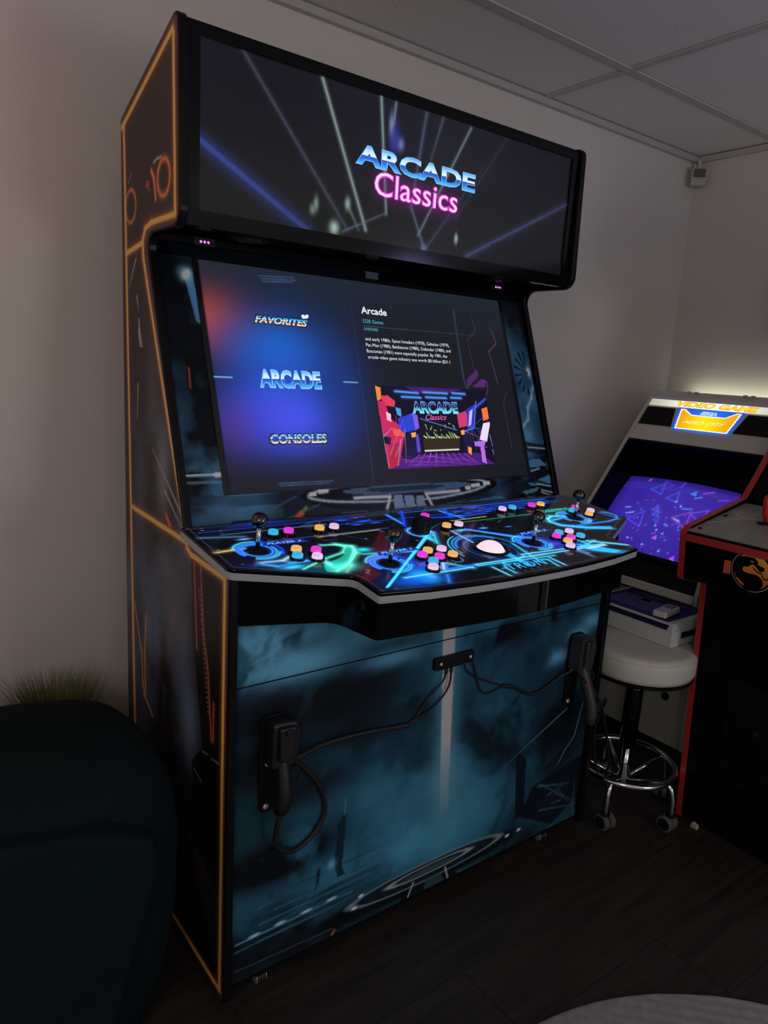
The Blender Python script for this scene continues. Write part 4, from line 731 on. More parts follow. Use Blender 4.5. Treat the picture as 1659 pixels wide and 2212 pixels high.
obj('top_cover', box(2.236, 2.435, yb, ya, 1.285, 1.299), CREAM, sega); obj('top_cap', prism([(2.2090, 1.2815), (2.2445, 1.2995), (2.25, 1.284), (2.226, 1.272)], lambda x, z: (x, ya, z), lambda x, z: (x, yb, z)), CREAM, sega); obj('back_cover', box(2.42, 2.436, yb, ya, .05, 1.284), CREAM, sega)
# face frame: header, shroud opening
hdr = obj('marquee_housing', prism([(ya, -.002), (yb, -.002), (yb, .222), (ya, .222)], fs(-.03), fs(-.002)), CREAM, sega, bevel=.002)
for y in (SC+.13, SC+.10, SC-.10, SC-.13): obj('hinge', tube([(2.226, y-.008, 1.300), (2.226, y+.008, 1.300)], .005, 8), SCREW, hdr)
obj('shroud', prism([(ya, .224), (yb, .224), (yb, .722), (ya, .722)], fs(-.20), fs(-.185)), MBX, sega)
for nm, a, b_ in (('shroud_wall', ya, ya-.008), ('shroud_wall', yb+.008, yb)): obj(nm, prism([(.224, -.185), (.722, -.185), (.722, -.003), (.224, -.003)], lambda s, o_: fs(o_)(a, s), lambda s, o_: fs(o_)(b_, s)), MBX, sega)
obj('shroud_wall', prism([(ya-.008, -.185), (yb+.008, -.185), (yb+.008, -.003), (ya-.008, -.003)], lambda y, o_: fs(o_)(y, .224), lambda y, o_: fs(o_)(y, .232)), MBX, sega)
obj('shroud_wall', prism([(ya-.008, -.185), (yb+.008, -.185), (yb+.008, -.003), (ya-.008, -.003)], lambda y, o_: fs(o_)(y, .708), lambda y, o_: fs(o_)(y, .722)), MBX, sega)
# curved tube screen
OFFC = -.085
def PCr(px, py): p = hit(px, py, NS, KS+OFFC); return (p[1], (np.array((p[0], p[2]))-SA-SN*OFFC)@ST)
q0, q1, q2 = PCr(1345, 1024), PCr(1616, 1066), PCr(1358, 1195)
cw = .276; cs0, cs1 = .325, .692
c = Canvas(SC-cw, SC+cw, cs0, cs1, .0026, PCr, S(52, 34, 150))
n1 = fbm(c.A*7, c.B*7, 201); c.rgb *= (.8+.5*n1)[..., None]
c.blob((1480, 1120), .2, .14, S(66, 44, 176), .5); edge = np.clip(np.maximum(abs(c.A-SC)/cw, abs(c.B-(cs0+cs1)/2)/((cs1-cs0)/2))-.8, 0, 1)/.2; c.rgb *= (1-.45*edge)[..., None]
for k in range(4): c.line((1340, 1028+k*4), (1620, 1069+k*4), .0015, S(84, 74, 190), fade=(.5, .5))
ZS = lambda x, y: (1200+x/3.614, 1050-250+y/3.614)
def tri(x, y, r, col, rot=0., wd=.0035, fill=False, asp=1.0):
    q = PCr(*ZS(x, y)); P_ = [(q[0]+r*cos(rot+k*2.094), q[1]+r*asp*sin(rot+k*2.094)) for k in range(3)]
    if fill: c.poly(P_, col, .9, px=False)
    else:
        for k in range(3): c.line(P_[k], P_[(k+1) % 3], wd, col, glow=.005, px=False, ga=.3)
for x, y, r, col, ro in ((800, 910, .034, S(60, 80, 230), .2), (920, 985, .030, S(70, 80, 235), .3), (630, 1150, .042, S(80, 70, 235), .2), (990, 1160, .042, S(150, 60, 190), .1), (1120, 1130, .036, S(110, 70, 220), .0), (780, 1080, .014, S(80, 90, 240), .4), (785, 1118, .015, S(80, 90, 240), .4), (790, 1165, .013, S(70, 70, 210), .2), (860, 880, .026, S(74, 56, 190), 1.2)): tri(x, y, r, col, ro)
for x, y, r, col in ((1075, 950, .018, S(70, 120, 245)), (770, 1300, .014, S(176, 80, 240)), (830, 1272, .009, S(90, 120, 250)), (895, 1452, .014, S(170, 80, 240)), (720, 825, .012, S(150, 70, 210))): tri(x, y, r, col, .3, fill=True)
for p, q, col in (((575, 1100), (605, 1096), S(110, 160, 255)), ((540, 1051), (575, 1053), S(120, 160, 255)), ((540, 1100), (605, 1096), S(120, 150, 255)), ((1080, 990), (1132, 978), S(90, 150, 255)), ((1150, 945), (1225, 930), S(176, 70, 210)), ((985, 1078), (1060, 1080), S(90, 130, 255)), ((1260, 997), (1335, 990), S(140, 60, 200)), ((925, 1158), (962, 1178), S(110, 190, 255)), ((850, 1200), (870, 1212), S(90, 150, 255)), ((970, 895), (1000, 860), S(90, 80, 220)), ((1150, 1180), (1020, 1195), S(150, 60, 200))): c.line(ZS(*p), ZS(*q), .003, col, glow=.004)
for k in range(70):
    x, y = 540+R.random()*500, 1000+R.random()*470; c.blob(ZS(x, y), .0016+.0025*R.random(), .0016+.0025*R.random(), R.choice((S(110, 130, 255), S(190, 90, 230), S(120, 90, 240))), .4+.5*R.random())
for x, y in ((940, 1020), (665, 1345), (785, 1243), (778, 1210), (793, 1398), (975, 1060), (550, 1290)): c.blob(ZS(x, y), .0045, .0045, S(110, 170, 255), 1, 4)
def fcrt(a, b):
    h = OFFC-.028*((a-SC)/cw)**2-.022*((b-(cs0+cs1)/2)/((cs1-cs0)/2))**2; return (SA[0]+ST[0]*b+SN[0]*h, a, SA[1]+ST[1]*b+SN[1]*h)
clipc = rpoly([(SC-cw, cs0, .012), (SC+cw, cs0, .012), (SC+cw, cs1, .02), (SC-cw, cs1, .02)])
obj('tube_screen', c.mesh('tube_screen', fcrt, clip=clipc), art_mat('tube_screen', True, .2), sega)
# header details
def spk(y0, y1, y2, y3): return [(y0, .060), (y1, .056), (y2, .150), (y3, .146)]
for pl_ in ([(SY0-.020, .060), (SC+.150, .060), (SC+.128, .148), (SY0-.020, .148)], [(SC-.150, .060), (SY1+.020, .060), (SY1+.020, .148), (SC-.128, .148)]): obj('speaker_cover', prism(pl_, fs(-.0018), fs(.002)), MATTE, hdr)
c = Canvas(yb+.004, ya-.004, .014, .050, .003, PS); k_ = np.exp(-((c.A-SC)/.2)**2)[..., None]; c.rgb = np.array(S(135, 136, 118))*(1-k_)+np.array(S(255, 255, 235))*k_
c.rgb[:, c.b < .0185] = S(58, 56, 110)
strip = obj('light_strip', c.mesh('light_strip', fs(.0006)), art_mat('backlit_strip', True, .3, es=1.3), hdr)
def SPr(bl, br, tl): p, q, r = PS(*bl), PS(*br), PS(*tl); return p[0], q[0], (p[1]+q[1])/2, (p[1]+q[1])/2+r[1]-p[1]
lettering('VIDEO GAME', fs(.0014), SC+.155, SC-.178, .0475, .0205, mat('orange_letter_edge', (.1, .03, 0), .4, emit=S(205, 110, 10)), strip, .06, .2); lettering('VIDEO GAME', fs(.002), SC+.154, SC-.177, .0465, .0215, ramp_mat('yellow_letters', [(0, S(255, 190, 20)), (.5, S(255, 232, 40)), (1, S(252, 200, 20))]), strip, .03, .2)
c = Canvas(SC-.137, SC+.137, .052, .162, .0022, PS, S(30, 90, 220)); k_ = np.exp(-((c.A-SC)/.12)**2-((c.B-.11)/.08)**2)[..., None]
c.rgb = np.array(S(24, 70, 190))*(1-k_)+np.array(S(40, 120, 250))*k_
sh = [(.125, .058), (.105, .058), (.068, .082), (-.068, .082), (-.105, .058), (-.125, .058), (-.108, .154), (.108, .154)]
c.poly([(SC+a*1.0, b) for a, b in sh], S(255, 255, 240), px=False); sh2 = [(.118, .063), (.106, .063), (.068, .087), (-.068, .087), (-.106, .063), (-.118, .063), (-.103, .150), (.103, .150)]
ins = inpoly(c.A, c.B, np.array([(SC+a, b) for a, b in sh2])); kk = np.exp(-((c.A-SC)/.085)**2)[..., None]; col = np.array(S(240, 140, 10))*(1-kk)+np.array(S(255, 232, 10))*kk; c.rgb = c.rgb*(1-ins[..., None])+col*ins[..., None]
mp_ = obj('marquee_panel', c.mesh('marquee_panel', fs(.0008), clip=[(SC+.137, .052), (SC-.137, .052), (SC-.118, .162), (SC+.118, .162)]), art_mat('backlit_marquee', True, .3), hdr)
lettering('SEGA', fs(.0016), SC+.034, SC-.034, .0795, .062, mat('white_letters', (.5, .5, .5), .4, emit=S(225, 240, 255)), mp_, .07, .15); lettering('SEGA', fs(.0022), SC+.031, SC-.031, .0775, .064, mat('blue_letters', (.05, .2, .5), .4, emit=S(60, 130, 225)), mp_, 0, .15)
lettering('AERO CITY', fs(.0016), SC+.088, SC-.086, .125, .110, mat('cream_letters', (.5, .5, .4), .4, emit=S(255, 248, 190)), mp_, .0, .5)
# control deck and base
obj('control_deck', prism([(1.740, .632), (1.776, .688), (1.795, .682), (1.80, .60), (1.742, .60)], lambda x, z: (x, ya, z), lambda x, z: (x, yb, z)), MATTE, sega)
obj('deck_lip', box(1.728, 1.739, yb, ya, .600, .631), CREAM, sega, bevel=.003)
lb = obj('base_front', box(1.786, 1.80, yb, ya, .045, .574), mat('grey_green_base', (.42, .43, .40), .5, noise=.05), sega)
obj('door_panel', box(1.781, 1.7855, -.515, ya-.02, .07, .55), bpy.data.materials['grey_green_base'], lb, bevel=.002); obj('door_panel', box(1.781, 1.7855, yb+.02, -.521, .07, .55), bpy.data.materials['grey_green_base'], lb, bevel=.002)
obj('door_lock', lathe([(.016, 0), (.016, .004), (.010, .006), (0, .006)], 20), DCHROME, lb, Matrix.Translation((1.781, -.615, .225)) @ Matrix.Rotation(radians(-90), 4, 'Y'))
for x in (1.84, 2.38):
    for y in (SY0-.06, SY1+.06): obj('foot', lathe([(.022, 0), (.022, .02), (.010, .022), (.010, .041)], 16), RUBBER, sega, Matrix.Translation((x, y, 0)))
ml_ = lamp('marquee_tube_light', 'AREA', (2.444, SC, 1.278), .22, (1.0, .98, .74), .5, aim=(2.50, SC, 1.33))
ml_.data.shape = 'RECTANGLE'; ml_.data.size = .56; ml_.data.size_y = .012
ml_.rotation_euler = (radians(90), 0, radians(-90)); ml_.rotation_euler = (Matrix.Rotation(radians(-90), 4, 'Z') @ Matrix.Rotation(radians(115), 4, 'X')).to_euler()

# ================================================================== RED-EDGED CABINET (faces left)
RED = mat('red_edge_moulding', (.42, .03, .022), .4, noise=.08, coat=.2); MY0 = -.872; MY1 = -1.50
mk_ = thing('arcade_cabinet', (1.8, (MY0+MY1)/2, 0), 'black arcade cabinet with red edge moulding and round orange dragon emblem below its controls', 'arcade cabinet')
mprof = [(1.485, .006, 0), (1.430, .775, .004), (1.298, .806, .012), (1.282, .94, .012), (1.30, .957, .014), (1.585, 1.016, .01), (1.70, 1.15, .01), (1.86, 1.52, .02), (1.66, 1.60, .02), (1.66, 1.76, .02), (2.18, 1.76, .02), (2.18, .006, 0)]
MP = rpoly(mprof, 4)
MBK = mat('black_vinyl', (.0025, .0025, .0025), .45, noise=.2, spec=.12)
for y0, y1 in ((MY0, MY0-.018), (MY1+.018, MY1)):
    sp = obj('side_panel', prism(inset(MP, .0018), lambda x, z: (x, y0, z), lambda x, z: (x, y1, z)), MBK, mk_)
    bm = bmesh.new(); IN = inset(MP, .0016); n = len(MP)
    vo = [[bm.verts.new((p[0], y, p[1])) for p in MP] for y in (y0-.0002, y1+.0002)]; vi = [[bm.verts.new((p[0], y, p[1])) for p in IN] for y in (y0-.0002, y1+.0002)]
    for i in range(n):
        j = (i+1) % n; bm.faces.new((vo[0][i], vo[0][j], vo[1][j], vo[1][i])); bm.faces.new((vi[0][i], vi[1][i], vi[1][j], vi[0][j]))
        for k in (0, 1): bm.faces.new((vo[k][i], vi[k][i], vi[k][j], vo[k][j]))
    obj('edge_moulding', bm, RED, sp)
ma, mb = MY0-.0185, MY1+.0185
obj('front_panel', prism([(1.492, .01), (1.438, .775), (1.452, .775), (1.506, .01)], lambda x, z: (x, ma, z), lambda x, z: (x, mb, z)), MBK, mk_)
cdm = mat('coin_door_metal', (.012, .012, .013), .35, .6, noise=.2)
for k in range(2):
    cdr = obj('coin_door', prism([(1.470, .20), (1.448, .52), (1.4455, .52), (1.4675, .20)], lambda x, z: (x, ma-.10-k*.19, z), lambda x, z: (x, ma-.275-k*.19, z)), cdm, mk_, bevel=.002)
    obj('coin_slot', prism([(1.4500, .45), (1.4475, .49), (1.4435, .49), (1.446, .45)], lambda x, z: (x, ma-.16-k*.19, z), lambda x, z: (x, ma-.20-k*.19, z)), cdm, cdr); obj('reject_button', lathe([(.012, 0), (.012, .006), (.009, .008), (0, .008)], 16), MATTE, cdr, Matrix.Translation((1.455, ma-.19-k*.19, .38)) @ Matrix.Rotation(radians(-90), 4, 'Y'))
cbx = obj('control_box', prism([(1.300, .812), (1.288, .925), (1.288, .944), (1.585, .999), (1.585, .79), (1.44, .79)], lambda x, z: (x, ma, z), lambda x, z: (x, mb, z)), MBK, mk_)
obj('red_strip', box(1.2835, 1.2878, mb, ma, .918, .938), RED, cbx, bevel=.001)
GREY = mat('grey_marbled_plate', (.30, .295, .27), .35, .3, noise=.35, nscale=16); gp0 = np.array((1.286, .9452)); gp1 = np.array((1.583, 1.0005)); gd = (gp1-gp0)/np.linalg.norm(gp1-gp0); gn = np.array((-gd[1], gd[0]))
def fg(o_): return lambda y, s: (gp0[0]+gd[0]*s+gn[0]*o_, y, gp0[1]+gd[1]*s+gn[1]*o_)
plate = obj('control_plate', prism([(ma-.001, 0), (mb+.001, 0), (mb+.001, .298), (ma-.001, .298)], fg(.0), fg(.003)), GREY, cbx)
NG = np.array((gn[0], 0, gn[1])); KG = gn@gp0+.003
def PG(px, py): p = hit(px, py, NG, KG); return (p[1], (np.array((p[0], p[2]))-gp0)@gd)
VEIN = mat('pale_vein', (.55, .55, .53), .4); 
for pts in ([(1525, 1128), (1550, 1127), (1575, 1122), (1600, 1120), (1630, 1122)], [(1582, 1102), (1595, 1114), (1610, 1118), (1640, 1110)]):
    Q = [PG(*p) for p in pts]; L_ = [(a, b+.0015) for a, b in Q]+[(a, b-.0015) for a, b in Q[::-1]]; obj('bolt_print', prism(L_, fg(.0031), fg(.0034)), VEIN, plate)
for p in ((1567.5, 1114.5), (1512, 1141.5)):
    a, s_ = PG(*p); o3 = fg(.003)(a, s_); obj('plate_bolt', lathe([(.0058, 0), (.0055, .002), (.003, .0036), (0, .004)], 16), MATTE, plate, Matrix.Translation(o3) @ Matrix.Rotation(-math.atan2(gn[0], gn[1])*-1, 4, 'Y'))
a, s_ = PG(1652, 1131); o3 = Vector(fg(.003)(a, s_)); js = obj('joystick', lathe([(.02, 0), (.02, .0015), (0, .003)], 24), MATTE, mk_, Matrix.Translation(o3))
obj('bat_handle', lathe([(.005, .003), (.006, .018), (.0105, .022), (.0105, .03), (.0125, .055), (.0125, .064), (.0105, .072), (.006, .077), (0, .0785)], 20), mat('red_plastic', (.50, .012, .012), .3, noise=.05, coat=.3), js, Matrix.Translation(o3), smooth=True)
for k, (dy, ds_) in enumerate(((.07, .10), (.11, .11), (.15, .10), (.07, .16), (.11, .17))):
    bq = Vector(fg(.003)(a-dy, ds_)); obj('push_button', lathe([(.016, 0), (.016, .004), (.012, .005), (.011, .009), (0, .009)], 20), bpy.data.materials['red_plastic'] if k % 2 else MATTE, mk_, Matrix.Translation(bq))
# emblem on the front of the control box
ff0 = np.array((1.300, .812)); ff1 = np.array((1.288, .925)); fd_ = (ff1-ff0)/np.linalg.norm(ff1-ff0); fn_ = np.array((-fd_[1], fd_[0])); 
if fn_[0] > 0: fn_ = -fn_
def fe(o_): return lambda y, s: (ff0[0]+fd_[0]*s+fn_[0]*o_, y, ff0[1]+fd_[1]*s+fn_[1]*o_)
NE_ = np.array((fn_[0], 0, fn_[1])); KE = fn_@ff0
def PE(px, py): p = hit(px, py, NE_, KE+.003); return (p[1], (np.array((p[0], p[2]))-ff0)@fd_)
ec = PE(1624, 1235.5); er = (PE(1624, 1191)[1]-PE(1624, 1280)[1])/2
disc = lambda r, n=48: [(ec[0]+r*cos(2*pi*k/n), ec[1]+r*sin(2*pi*k/n)) for k in range(n)]
em = obj('emblem_disc', prism(disc(er), fe(.0003), fe(.0015)), mat('emblem_white', (.50, .49, .47), .4, noise=.05), cbx)
obj('emblem_ring', prism(disc(er*.965), fe(.0016), fe(.0020)), MBK, em)
EMO = ramp_mat('emblem_orange', [(0, (.75, .10, .03)), (.5, (.80, .26, .03)), (1, (.85, .55, .04))], emissive=False)
me = mk('emblem_field', prism(disc(er*.875), fe(.0021), fe(.0024)), EMO, False)
at = me.attributes.new('ty', 'FLOAT', 'POINT'); at.data.foreach_set('value', [(v.co.z-(ff0[1]+fd_[1]*(ec[1]-er)))/(2*er) for v in me.vertices]); obj('emblem_field', me, EMO, em)
ZM = lambda x, y: (1440+x/7.575, 1060+y/7.575)
def dshape(pts, o0, m, nm): 
    Q = [PE(*ZM(*p)) for p in catmull2(pts)]; return obj(nm, prism(Q, fe(o0), fe(o0+.0003)), m, em)
head = [(1300, 1070), (1380, 1090), (1440, 1105), (1500, 1175), (1490, 1200), (1530, 1240), (1590, 1265), (1600, 1290), (1585, 1335), (1560, 1325), (1530, 1340), (1490, 1290), (1450, 1240), (1400, 1205), (1340, 1240), (1270, 1240), (1240, 1270), (1250, 1310), (1330, 1350), (1430, 1370), (1510, 1410), (1565, 1480), (1570, 1560), (1540, 1600), (1460, 1640), (1340, 1640), (1240, 1590), (1260, 1530), (1210, 1470), (1170, 1430), (1130, 1400), (1120, 1350), (1090, 1300), (1085, 1240), (1100, 1170), (1140, 1110), (1210, 1075)]
dshape(head, .0025, MBK, 'dragon_body')
dshape([(1400, 1230), (1450, 1290), (1500, 1335), (1545, 1350), (1560, 1365), (1520, 1365), (1470, 1335), (1420, 1280)], .0025, MBK, 'dragon_jaw')
dshape([(1555, 1350), (1570, 1400), (1600, 1450), (1650, 1445), (1672, 1420), (1680, 1440), (1650, 1468), (1595, 1470), (1555, 1410)], .0025, MBK, 'dragon_tongue')
dshape([(1370, 1150), (1400, 1150), (1430, 1175), (1400, 1168)], .0030, bpy.data.materials['emblem_white'], 'dragon_eye')
obj('orange_tab', prism([PE(*ZM(940, 1135)), PE(*ZM(1050, 1150)), PE(*ZM(1030, 1365)), PE(*ZM(915, 1345))], fe(.0003), fe(.0012)), mat('orange_print', (.62, .12, .04), .45, noise=.05), em)
# screen surround above the deck
obj('screen_bezel', prism([(1.592, 1.015), (1.712, 1.15), (1.868, 1.50), (1.885, 1.49), (1.73, 1.14), (1.602, 1.005)], lambda x, z: (x, ma, z), lambda x, z: (x, mb, z)), MBK, mk_)
obj('screen_glass', prism([(1.722, 1.185), (1.848, 1.468), (1.852, 1.466), (1.726, 1.183)], lambda x, z: (x-.006, ma-.06, z), lambda x, z: (x-.006, mb+.06, z)), GLOSS, mk_)
obj('marquee_box', box(1.67, 2.17, mb, ma, 1.60, 1.75), MBK, mk_); obj('rear_panel', box(2.16, 2.175, mb, ma, .01, 1.6), MBK, mk_)

# ================================================================== STOOL, BOX, REMOTE
SXC, SYC = 1.383, -.737
stool = thing('stool', (SXC, SYC, 0), 'round white padded stool on chrome wheeled base beside the big cabinet', 'stool')
MS = Matrix.Translation((SXC, SYC, 0))
VIN = mat('white_vinyl', (.60, .58, .53), .5, noise=.04, bump=.15, bscale=300)
seat = obj('seat', lathe([(0, .472), (.150, .472), (.160, .476), (.165, .490), (.1655, .520), (.164, .538), (.158, .548), (.145, .552), (.08, .5525), (0, .5525)], 48), VIN, stool, MS, smooth=True)
obj('seat_seam', torus(.1635, .0018, .5385), VIN, seat, MS, smooth=True); obj('seat_base', lathe([(0, .464), (.161, .464), (.1635, .4715), (0, .4715)], 48), MATTE, stool, MS)
obj('gas_lift', lathe([(.0125, .33), (.0125, .464)], 16), CHROME, stool, MS, smooth=True); obj('lift_sleeve', lathe([(.013, .20), (.026, .205), (.027, .40), (.024, .412), (.0125, .414)], 20), GLOSS, stool, MS, smooth=True); obj('column', lathe([(.020, .075), (.022, .10), (.014, .13), (.0135, .21)], 16), CHROME, stool, MS, smooth=True)
obj('lift_lever', tube(catmull([(SXC, SYC, .458), (SXC-.06, SYC+.06, .452), (SXC-.11, SYC+.10, .435)], 5), .004, 8), MATTE, stool, smooth=True)
RING = .150; obj('foot_ring', torus(RING, .010, .150, 56, 12), CHROME, stool, MS, smooth=True)
la0 = math.atan2(-.8955-SYC, 1.3887-SXC)
for k in range(5):
    a_ = la0+k*2*pi/5; dx, dy = cos(a_), sin(a_)
    obj('spoke', tube([(SXC+.015*dx, SYC+.015*dy, .092), (SXC+RING*dx, SYC+RING*dy, .148)], .006, 8), CHROME, stool, smooth=True)
    obj('leg', tube(catmull([(SXC+(RING-.004)*dx, SYC+(RING-.004)*dy, .148), (SXC+(RING+.013)*dx, SYC+(RING+.013)*dy, .130), (SXC+(RING+.022)*dx, SYC+(RING+.022)*dy, .095), (SXC+(RING+.022)*dx, SYC+(RING+.022)*dy, .056)], 6), .0085, 10), CHROME, stool, smooth=True)
    wx, wy = SXC+(RING+.014)*dx, SYC+(RING+.014)*dy; th = a_+1.1*((k*37) % 5)/3
    cs = obj('caster', lathe([(.006, .046), (.014, .050), (.014, .058), (0, .060)], 12), MATTE, stool, Matrix.Translation((wx+.008*dx, wy+.008*dy, 0)))
    for sg in (-1, 1):
        M = Matrix.Translation((wx, wy, .0255)) @ Matrix.Rotation(th, 4, 'Z') @ Matrix.Translation((0, .0125*sg, 0)) @ RX90
        obj('caster_wheel', lathe([(0, -.009), (.020, -.009), (.0255, -.006), (.0255, .006), (.020, .009), (0, .009)], 24), mat('caster_grey', (.09, .09, .088), .45) if 'caster_grey' not in bpy.data.materials else bpy.data.materials['caster_grey'], cs, M)
        obj('hub_cap', lathe([(0, -.0105), (.017, -.0105), (.018, .0105), (0, .0105)], 24), MATTE, cs, M)
bxm = mat('white_card', (.58, .60, .59), .55, noise=.04); navy = mat('navy_print', (.010, .012, .045), .4, noise=.2, spec=.2)
BX0, BX1, BY0, BY1, BZ = 1.412, 1.672, -.818, -.50, .5532
bxo = thing('console_box', (1.54, -.66, BZ), 'white cardboard console box with navy printed lid lying on the round stool', 'box')
obj('tray', box(BX0, BX1, BY0, BY1, BZ, BZ+.050), bxm, bxo, bevel=.0015); lid = obj('lid', prism([(BX0+.0, BZ+.0505), (BX0+.018, BZ+.070), (BX1-.018, BZ+.070), (BX1, BZ+.0505)], lambda x, z: (x, BY0+.001+(z-BZ-.05)*.5, z), lambda x, z: (x, BY1-.001, z)), bxm, bxo, bevel=.0015)
pr = obj('lid_print', box(BX0+.020, BX1-.020, BY0+.03, BY1-.01, BZ+.0702, BZ+.0708), navy, lid)
gpr = mat('grey_print', (.06, .062, .07), .4, noise=.5, nscale=60)
for x0, x1, y0, y1, m in ((BX0+.05, BX1-.09, BY0+.10, BY1-.03, gpr), (BX0+.14, BX0+.165, BY0+.18, BY0+.21, mat('green_print', (.04, .30, .05), .4)), (BX1-.06, BX1-.05, BY0+.06, BY1-.06, gpr), (BX0+.03, BX0+.034, BY0+.09, BY1-.02, gpr)): obj('print_patch', box(x0, x1, y0, y1, BZ+.0709, BZ+.0713), m, pr)
obj('front_stripe', box(BX0+.001, BX0+.018, BY0+.02, BY1-.01, 0, .0004), navy, lid, Matrix.Translation((BX0, 0, BZ+.0512)) @ Matrix.Rotation(-math.atan2(.0195, .018), 4, 'Y') @ Matrix.Translation((-BX0-.0005, 0, .0006)))
obj('tuck_flap', box(BX0-.0012, BX0-.0002, BY0+.05, BY0+.125, BZ+.014, BZ+.034), bxm, bxo); obj('side_label', box(BX0+.05, BX0+.2, BY0-.001, BY0-.0002, BZ+.022, BZ+.042), navy, bxo)
rc = thing('remote_control', (1.50, -.745, BZ+.0716), 'small white remote control lying on the navy box lid', 'remote control')
RM = Matrix.Translation((1.492, -.742, BZ+.0716)) @ Matrix.Rotation(radians(8), 4, 'Z'); obj('case', box(-.052, .052, -.022, .022, 0, .020), WHITEP, rc, RM, bevel=.005, seg=3)
for i in range(2):
    for j in range(3): obj('key', box(.008+i*.018, .018+i*.018, -.014+j*.010, -.008+j*.010, .0198, .0212), MATTE, rc, RM)

# ================================================================== ARMCHAIR, GRASS PLANTER, RUG, SENSOR, WEDGE
velvet = mat('teal_velvet', (.0048, .0105, .0128), .9, noise=.25, nscale=6, bump=.25, bscale=400, spec=.08)
ch = thing('armchair', (-.55, -.58, 0), 'dark teal velvet armchair with rounded back at the left of the big cabinet', 'armchair')
def loft(levels, cx, cy, n=56, e=3.2):
    bm = bmesh.new(); rings = []
    for z, a, b_ in levels:
        rg = []
        for k in range(n):
            t = 2*pi*k/n; ct, st_ = cos(t), sin(t); rg.append(bm.verts.new((cx+a*math.copysign(abs(ct)**(2/e), ct), cy+b_*math.copysign(abs(st_)**(2/e), st_), z)))
        rings.append(rg)
    for a, b_ in zip(rings, rings[1:]):
        for k in range(n): bm.faces.new((a[k], a[(k+1) % n], b_[(k+1) % n], b_[k]))
    bm.faces.new(rings[0][::-1]); bm.faces.new(rings[-1]); return bm
lev = [(.05, .42, .22), (.17, .458, .245), (.30, .478, .262), (.46, .481, .265), (.54, .470, .255), (.59, .448, .238), (.62, .420, .21), (.638, .383, .165), (.647, .32, .11), (.650, .2, .04)]
cback = obj('shell', loft(lev, -.55, -.60), velvet, ch, smooth=True)
lp = [(-1.0, .08, 0), (-.27, .08, .02), (-.241, .2, .1), (-.2, .35, .1), (-.163, .48, .04), (-.17, .535, .03), (-.25, .580, .08), (-.40, .607, .2), (-.55, .614, .3), (-1.0, .614, 0)]
obj('front_panel', prism(rpoly(lp, 5), lambda a, b: (a, -.62, b), lambda a, b: (a, -.862, b)), velvet, ch, bevel=.016, seg=4, smooth=True)
for x in (-.85, -.25):
    for y in (-.70, -.45): obj('leg', lathe([(.012, 0), (.02, .075), (0, .075)], 14), BLACK, ch, Matrix.Translation((x, y, 0)))

pot = thing('potted_grass', (-.165, -.14, 0), 'tuft of green artificial grass in a planter behind the teal armchair', 'plant')
PM_ = Matrix.Translation((-.165, -.14, 0))
obj('planter', lathe([(0, 0), (.07, 0), (.082, .36), (.084, .375), (.076, .375), (.074, .35), (0, .35)], 32), mat('grey_planter', (.2, .2, .2), .6, noise=.1), pot, PM_, smooth=True)
bm = bmesh.new()
for k in range(1500):
    a_ = 2*pi*R.random(); r0 = .072*math.sqrt(R.random()); h = .13+.09*R.random(); sp_ = (.015+.10*R.random())*(.3+r0/.072); d_ = a_+R.uniform(-.5, .5)
    x0, y0 = r0*cos(a_), r0*sin(a_); wv = .0013+.0007*R.random(); pr_ = None; nx, ny = -sin(d_)*wv, cos(d_)*wv
    for i in range(4):
        t = i/3; x = min(x0+cos(d_)*sp_*t**1.7, .145); y = min(y0+sin(d_)*sp_*t**1.7, .12); z = .35+h*t*(1-.12*t*t)
        q = [bm.verts.new((x-nx*(1-t), y-ny*(1-t), z)), bm.verts.new((x+nx*(1-t), y+ny*(1-t), z))] if i < 3 else [bm.verts.new((x, y, z))]
        if pr_: bm.faces.new((pr_[0], pr_[1], q[1], q[0]) if len(q) == 2 else (pr_[0], pr_[1], q[0]))
        pr_ = q
gr_ = obj('grass_blades', bm, mat('grass_green', (.10, .13, .035), .6, noise=.5, nscale=30), pot, PM_); gr_['kind'] = 'stuff'

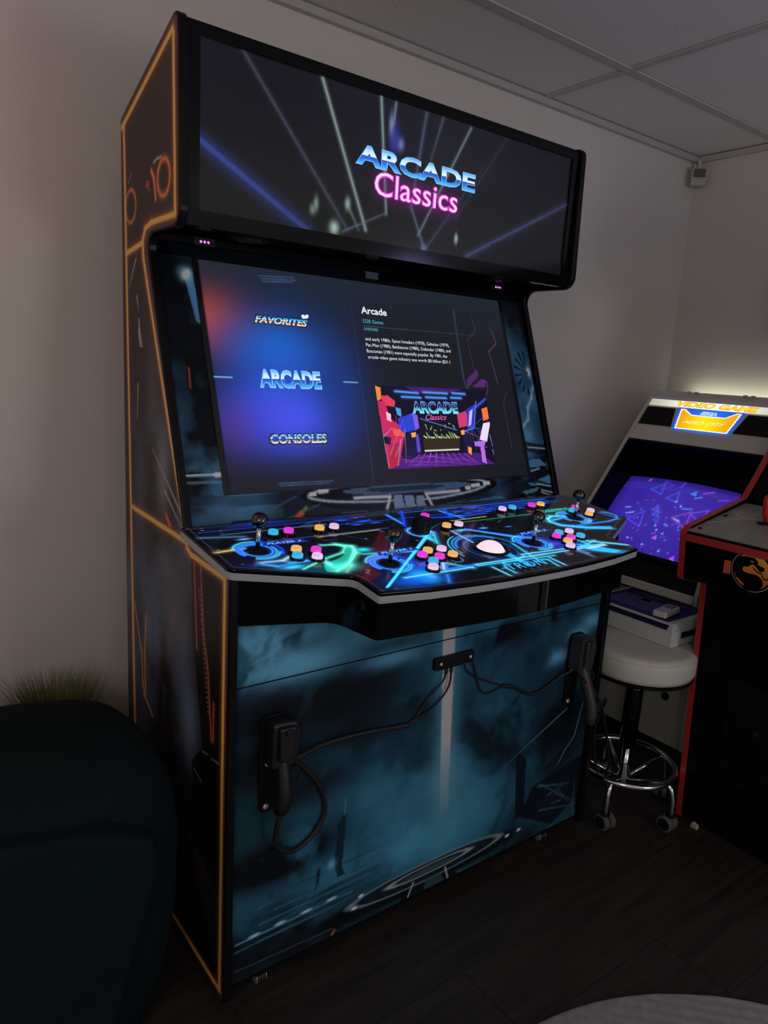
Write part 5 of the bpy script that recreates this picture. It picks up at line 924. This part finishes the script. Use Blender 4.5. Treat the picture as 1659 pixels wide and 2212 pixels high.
rm = bpy.data.materials.new('ribbed_grey_rug'); rm.use_nodes = True; nt = rm.node_tree; b = nt.nodes['Principled BSDF']; b.inputs['Roughness'].default_value = .95; b.inputs['Sheen Weight'].default_value = .3
tc = nt.nodes.new('ShaderNodeTexCoord'); nz = nt.nodes.new('ShaderNodeTexNoise'); nz.inputs['Scale'].default_value = 60; nz.inputs['Detail'].default_value = 6; cr = nt.nodes.new('ShaderNodeValToRGB'); cr.color_ramp.elements[0].color = (.12, .12, .125, 1); cr.color_ramp.elements[1].color = (.27, .27, .28, 1)
nt.links.new(tc.outputs['Object'], nz.inputs['Vector']); nt.links.new(nz.outputs['Fac'], cr.inputs['Fac']); nt.links.new(cr.outputs['Color'], b.inputs['Base Color'])
bm = bmesh.new(); n = 260; top = []
RCX, RCY, RRD = .45, -1.85, .712
rings = [RRD*.999, RRD, RRD-.006]+[RRD-.012-k*.006 for k in range(80)]
for i, r_ in enumerate(rings):
    rg = []
    for k in range(n):
        t = 2*pi*k/n; x, y = r_*cos(t), r_*sin(t); z = .001 if i == 0 else .006 if i == 1 else .011+.0022*sin((x*.72+y*.70)*2*pi/.026)
        rg.append(bm.verts.new((x, y, z)))
    if top:
        for k in range(n): bm.faces.new((top[k], top[(k+1) % n], rg[(k+1) % n], rg[k]))
    top = rg
bm.faces.new(top)
tag(obj('rug', bm, rm, None, Matrix.Translation((RCX, RCY, 0)), smooth=True), 'round light grey ribbed rug on the dark floor', 'rug')

ms = thing('motion_sensor', (2.455, -.045, 2.20), 'small beige motion sensor mounted high in the room corner', 'sensor')
SM = Matrix.Translation((2.452, -.048, 2.157)) @ Matrix.Rotation(radians(-45), 4, 'Z')
BEI = mat('beige_plastic', (.46, .44, .36), .5, noise=.05)
obj('housing', box(-.031, .031, -.016, .022, 0, .070), BEI, ms, SM, bevel=.005, seg=3); obj('lens_window', box(-.024, .024, -.0185, -.0155, .032, .065), mat('smoky_lens', (.10, .10, .095), .25, noise=.1), ms, SM, bevel=.001); obj('bracket', box(-.006, .006, .004, .03, .070, .104), BEI, ms, SM)
wdg = obj('floor_wedge', prism([(0, 0), (.022, 0), (.020, .012), (.004, .016)], lambda a, b: (1.468, -.932-a, b), lambda a, b: (1.482, -.932-a, b)), mat('pale_wood', (.42, .33, .2), .7, noise=.15), bevel=.001)
tag(wdg, 'small pale wooden wedge at the foot of the red-edged cabinet', 'wedge')
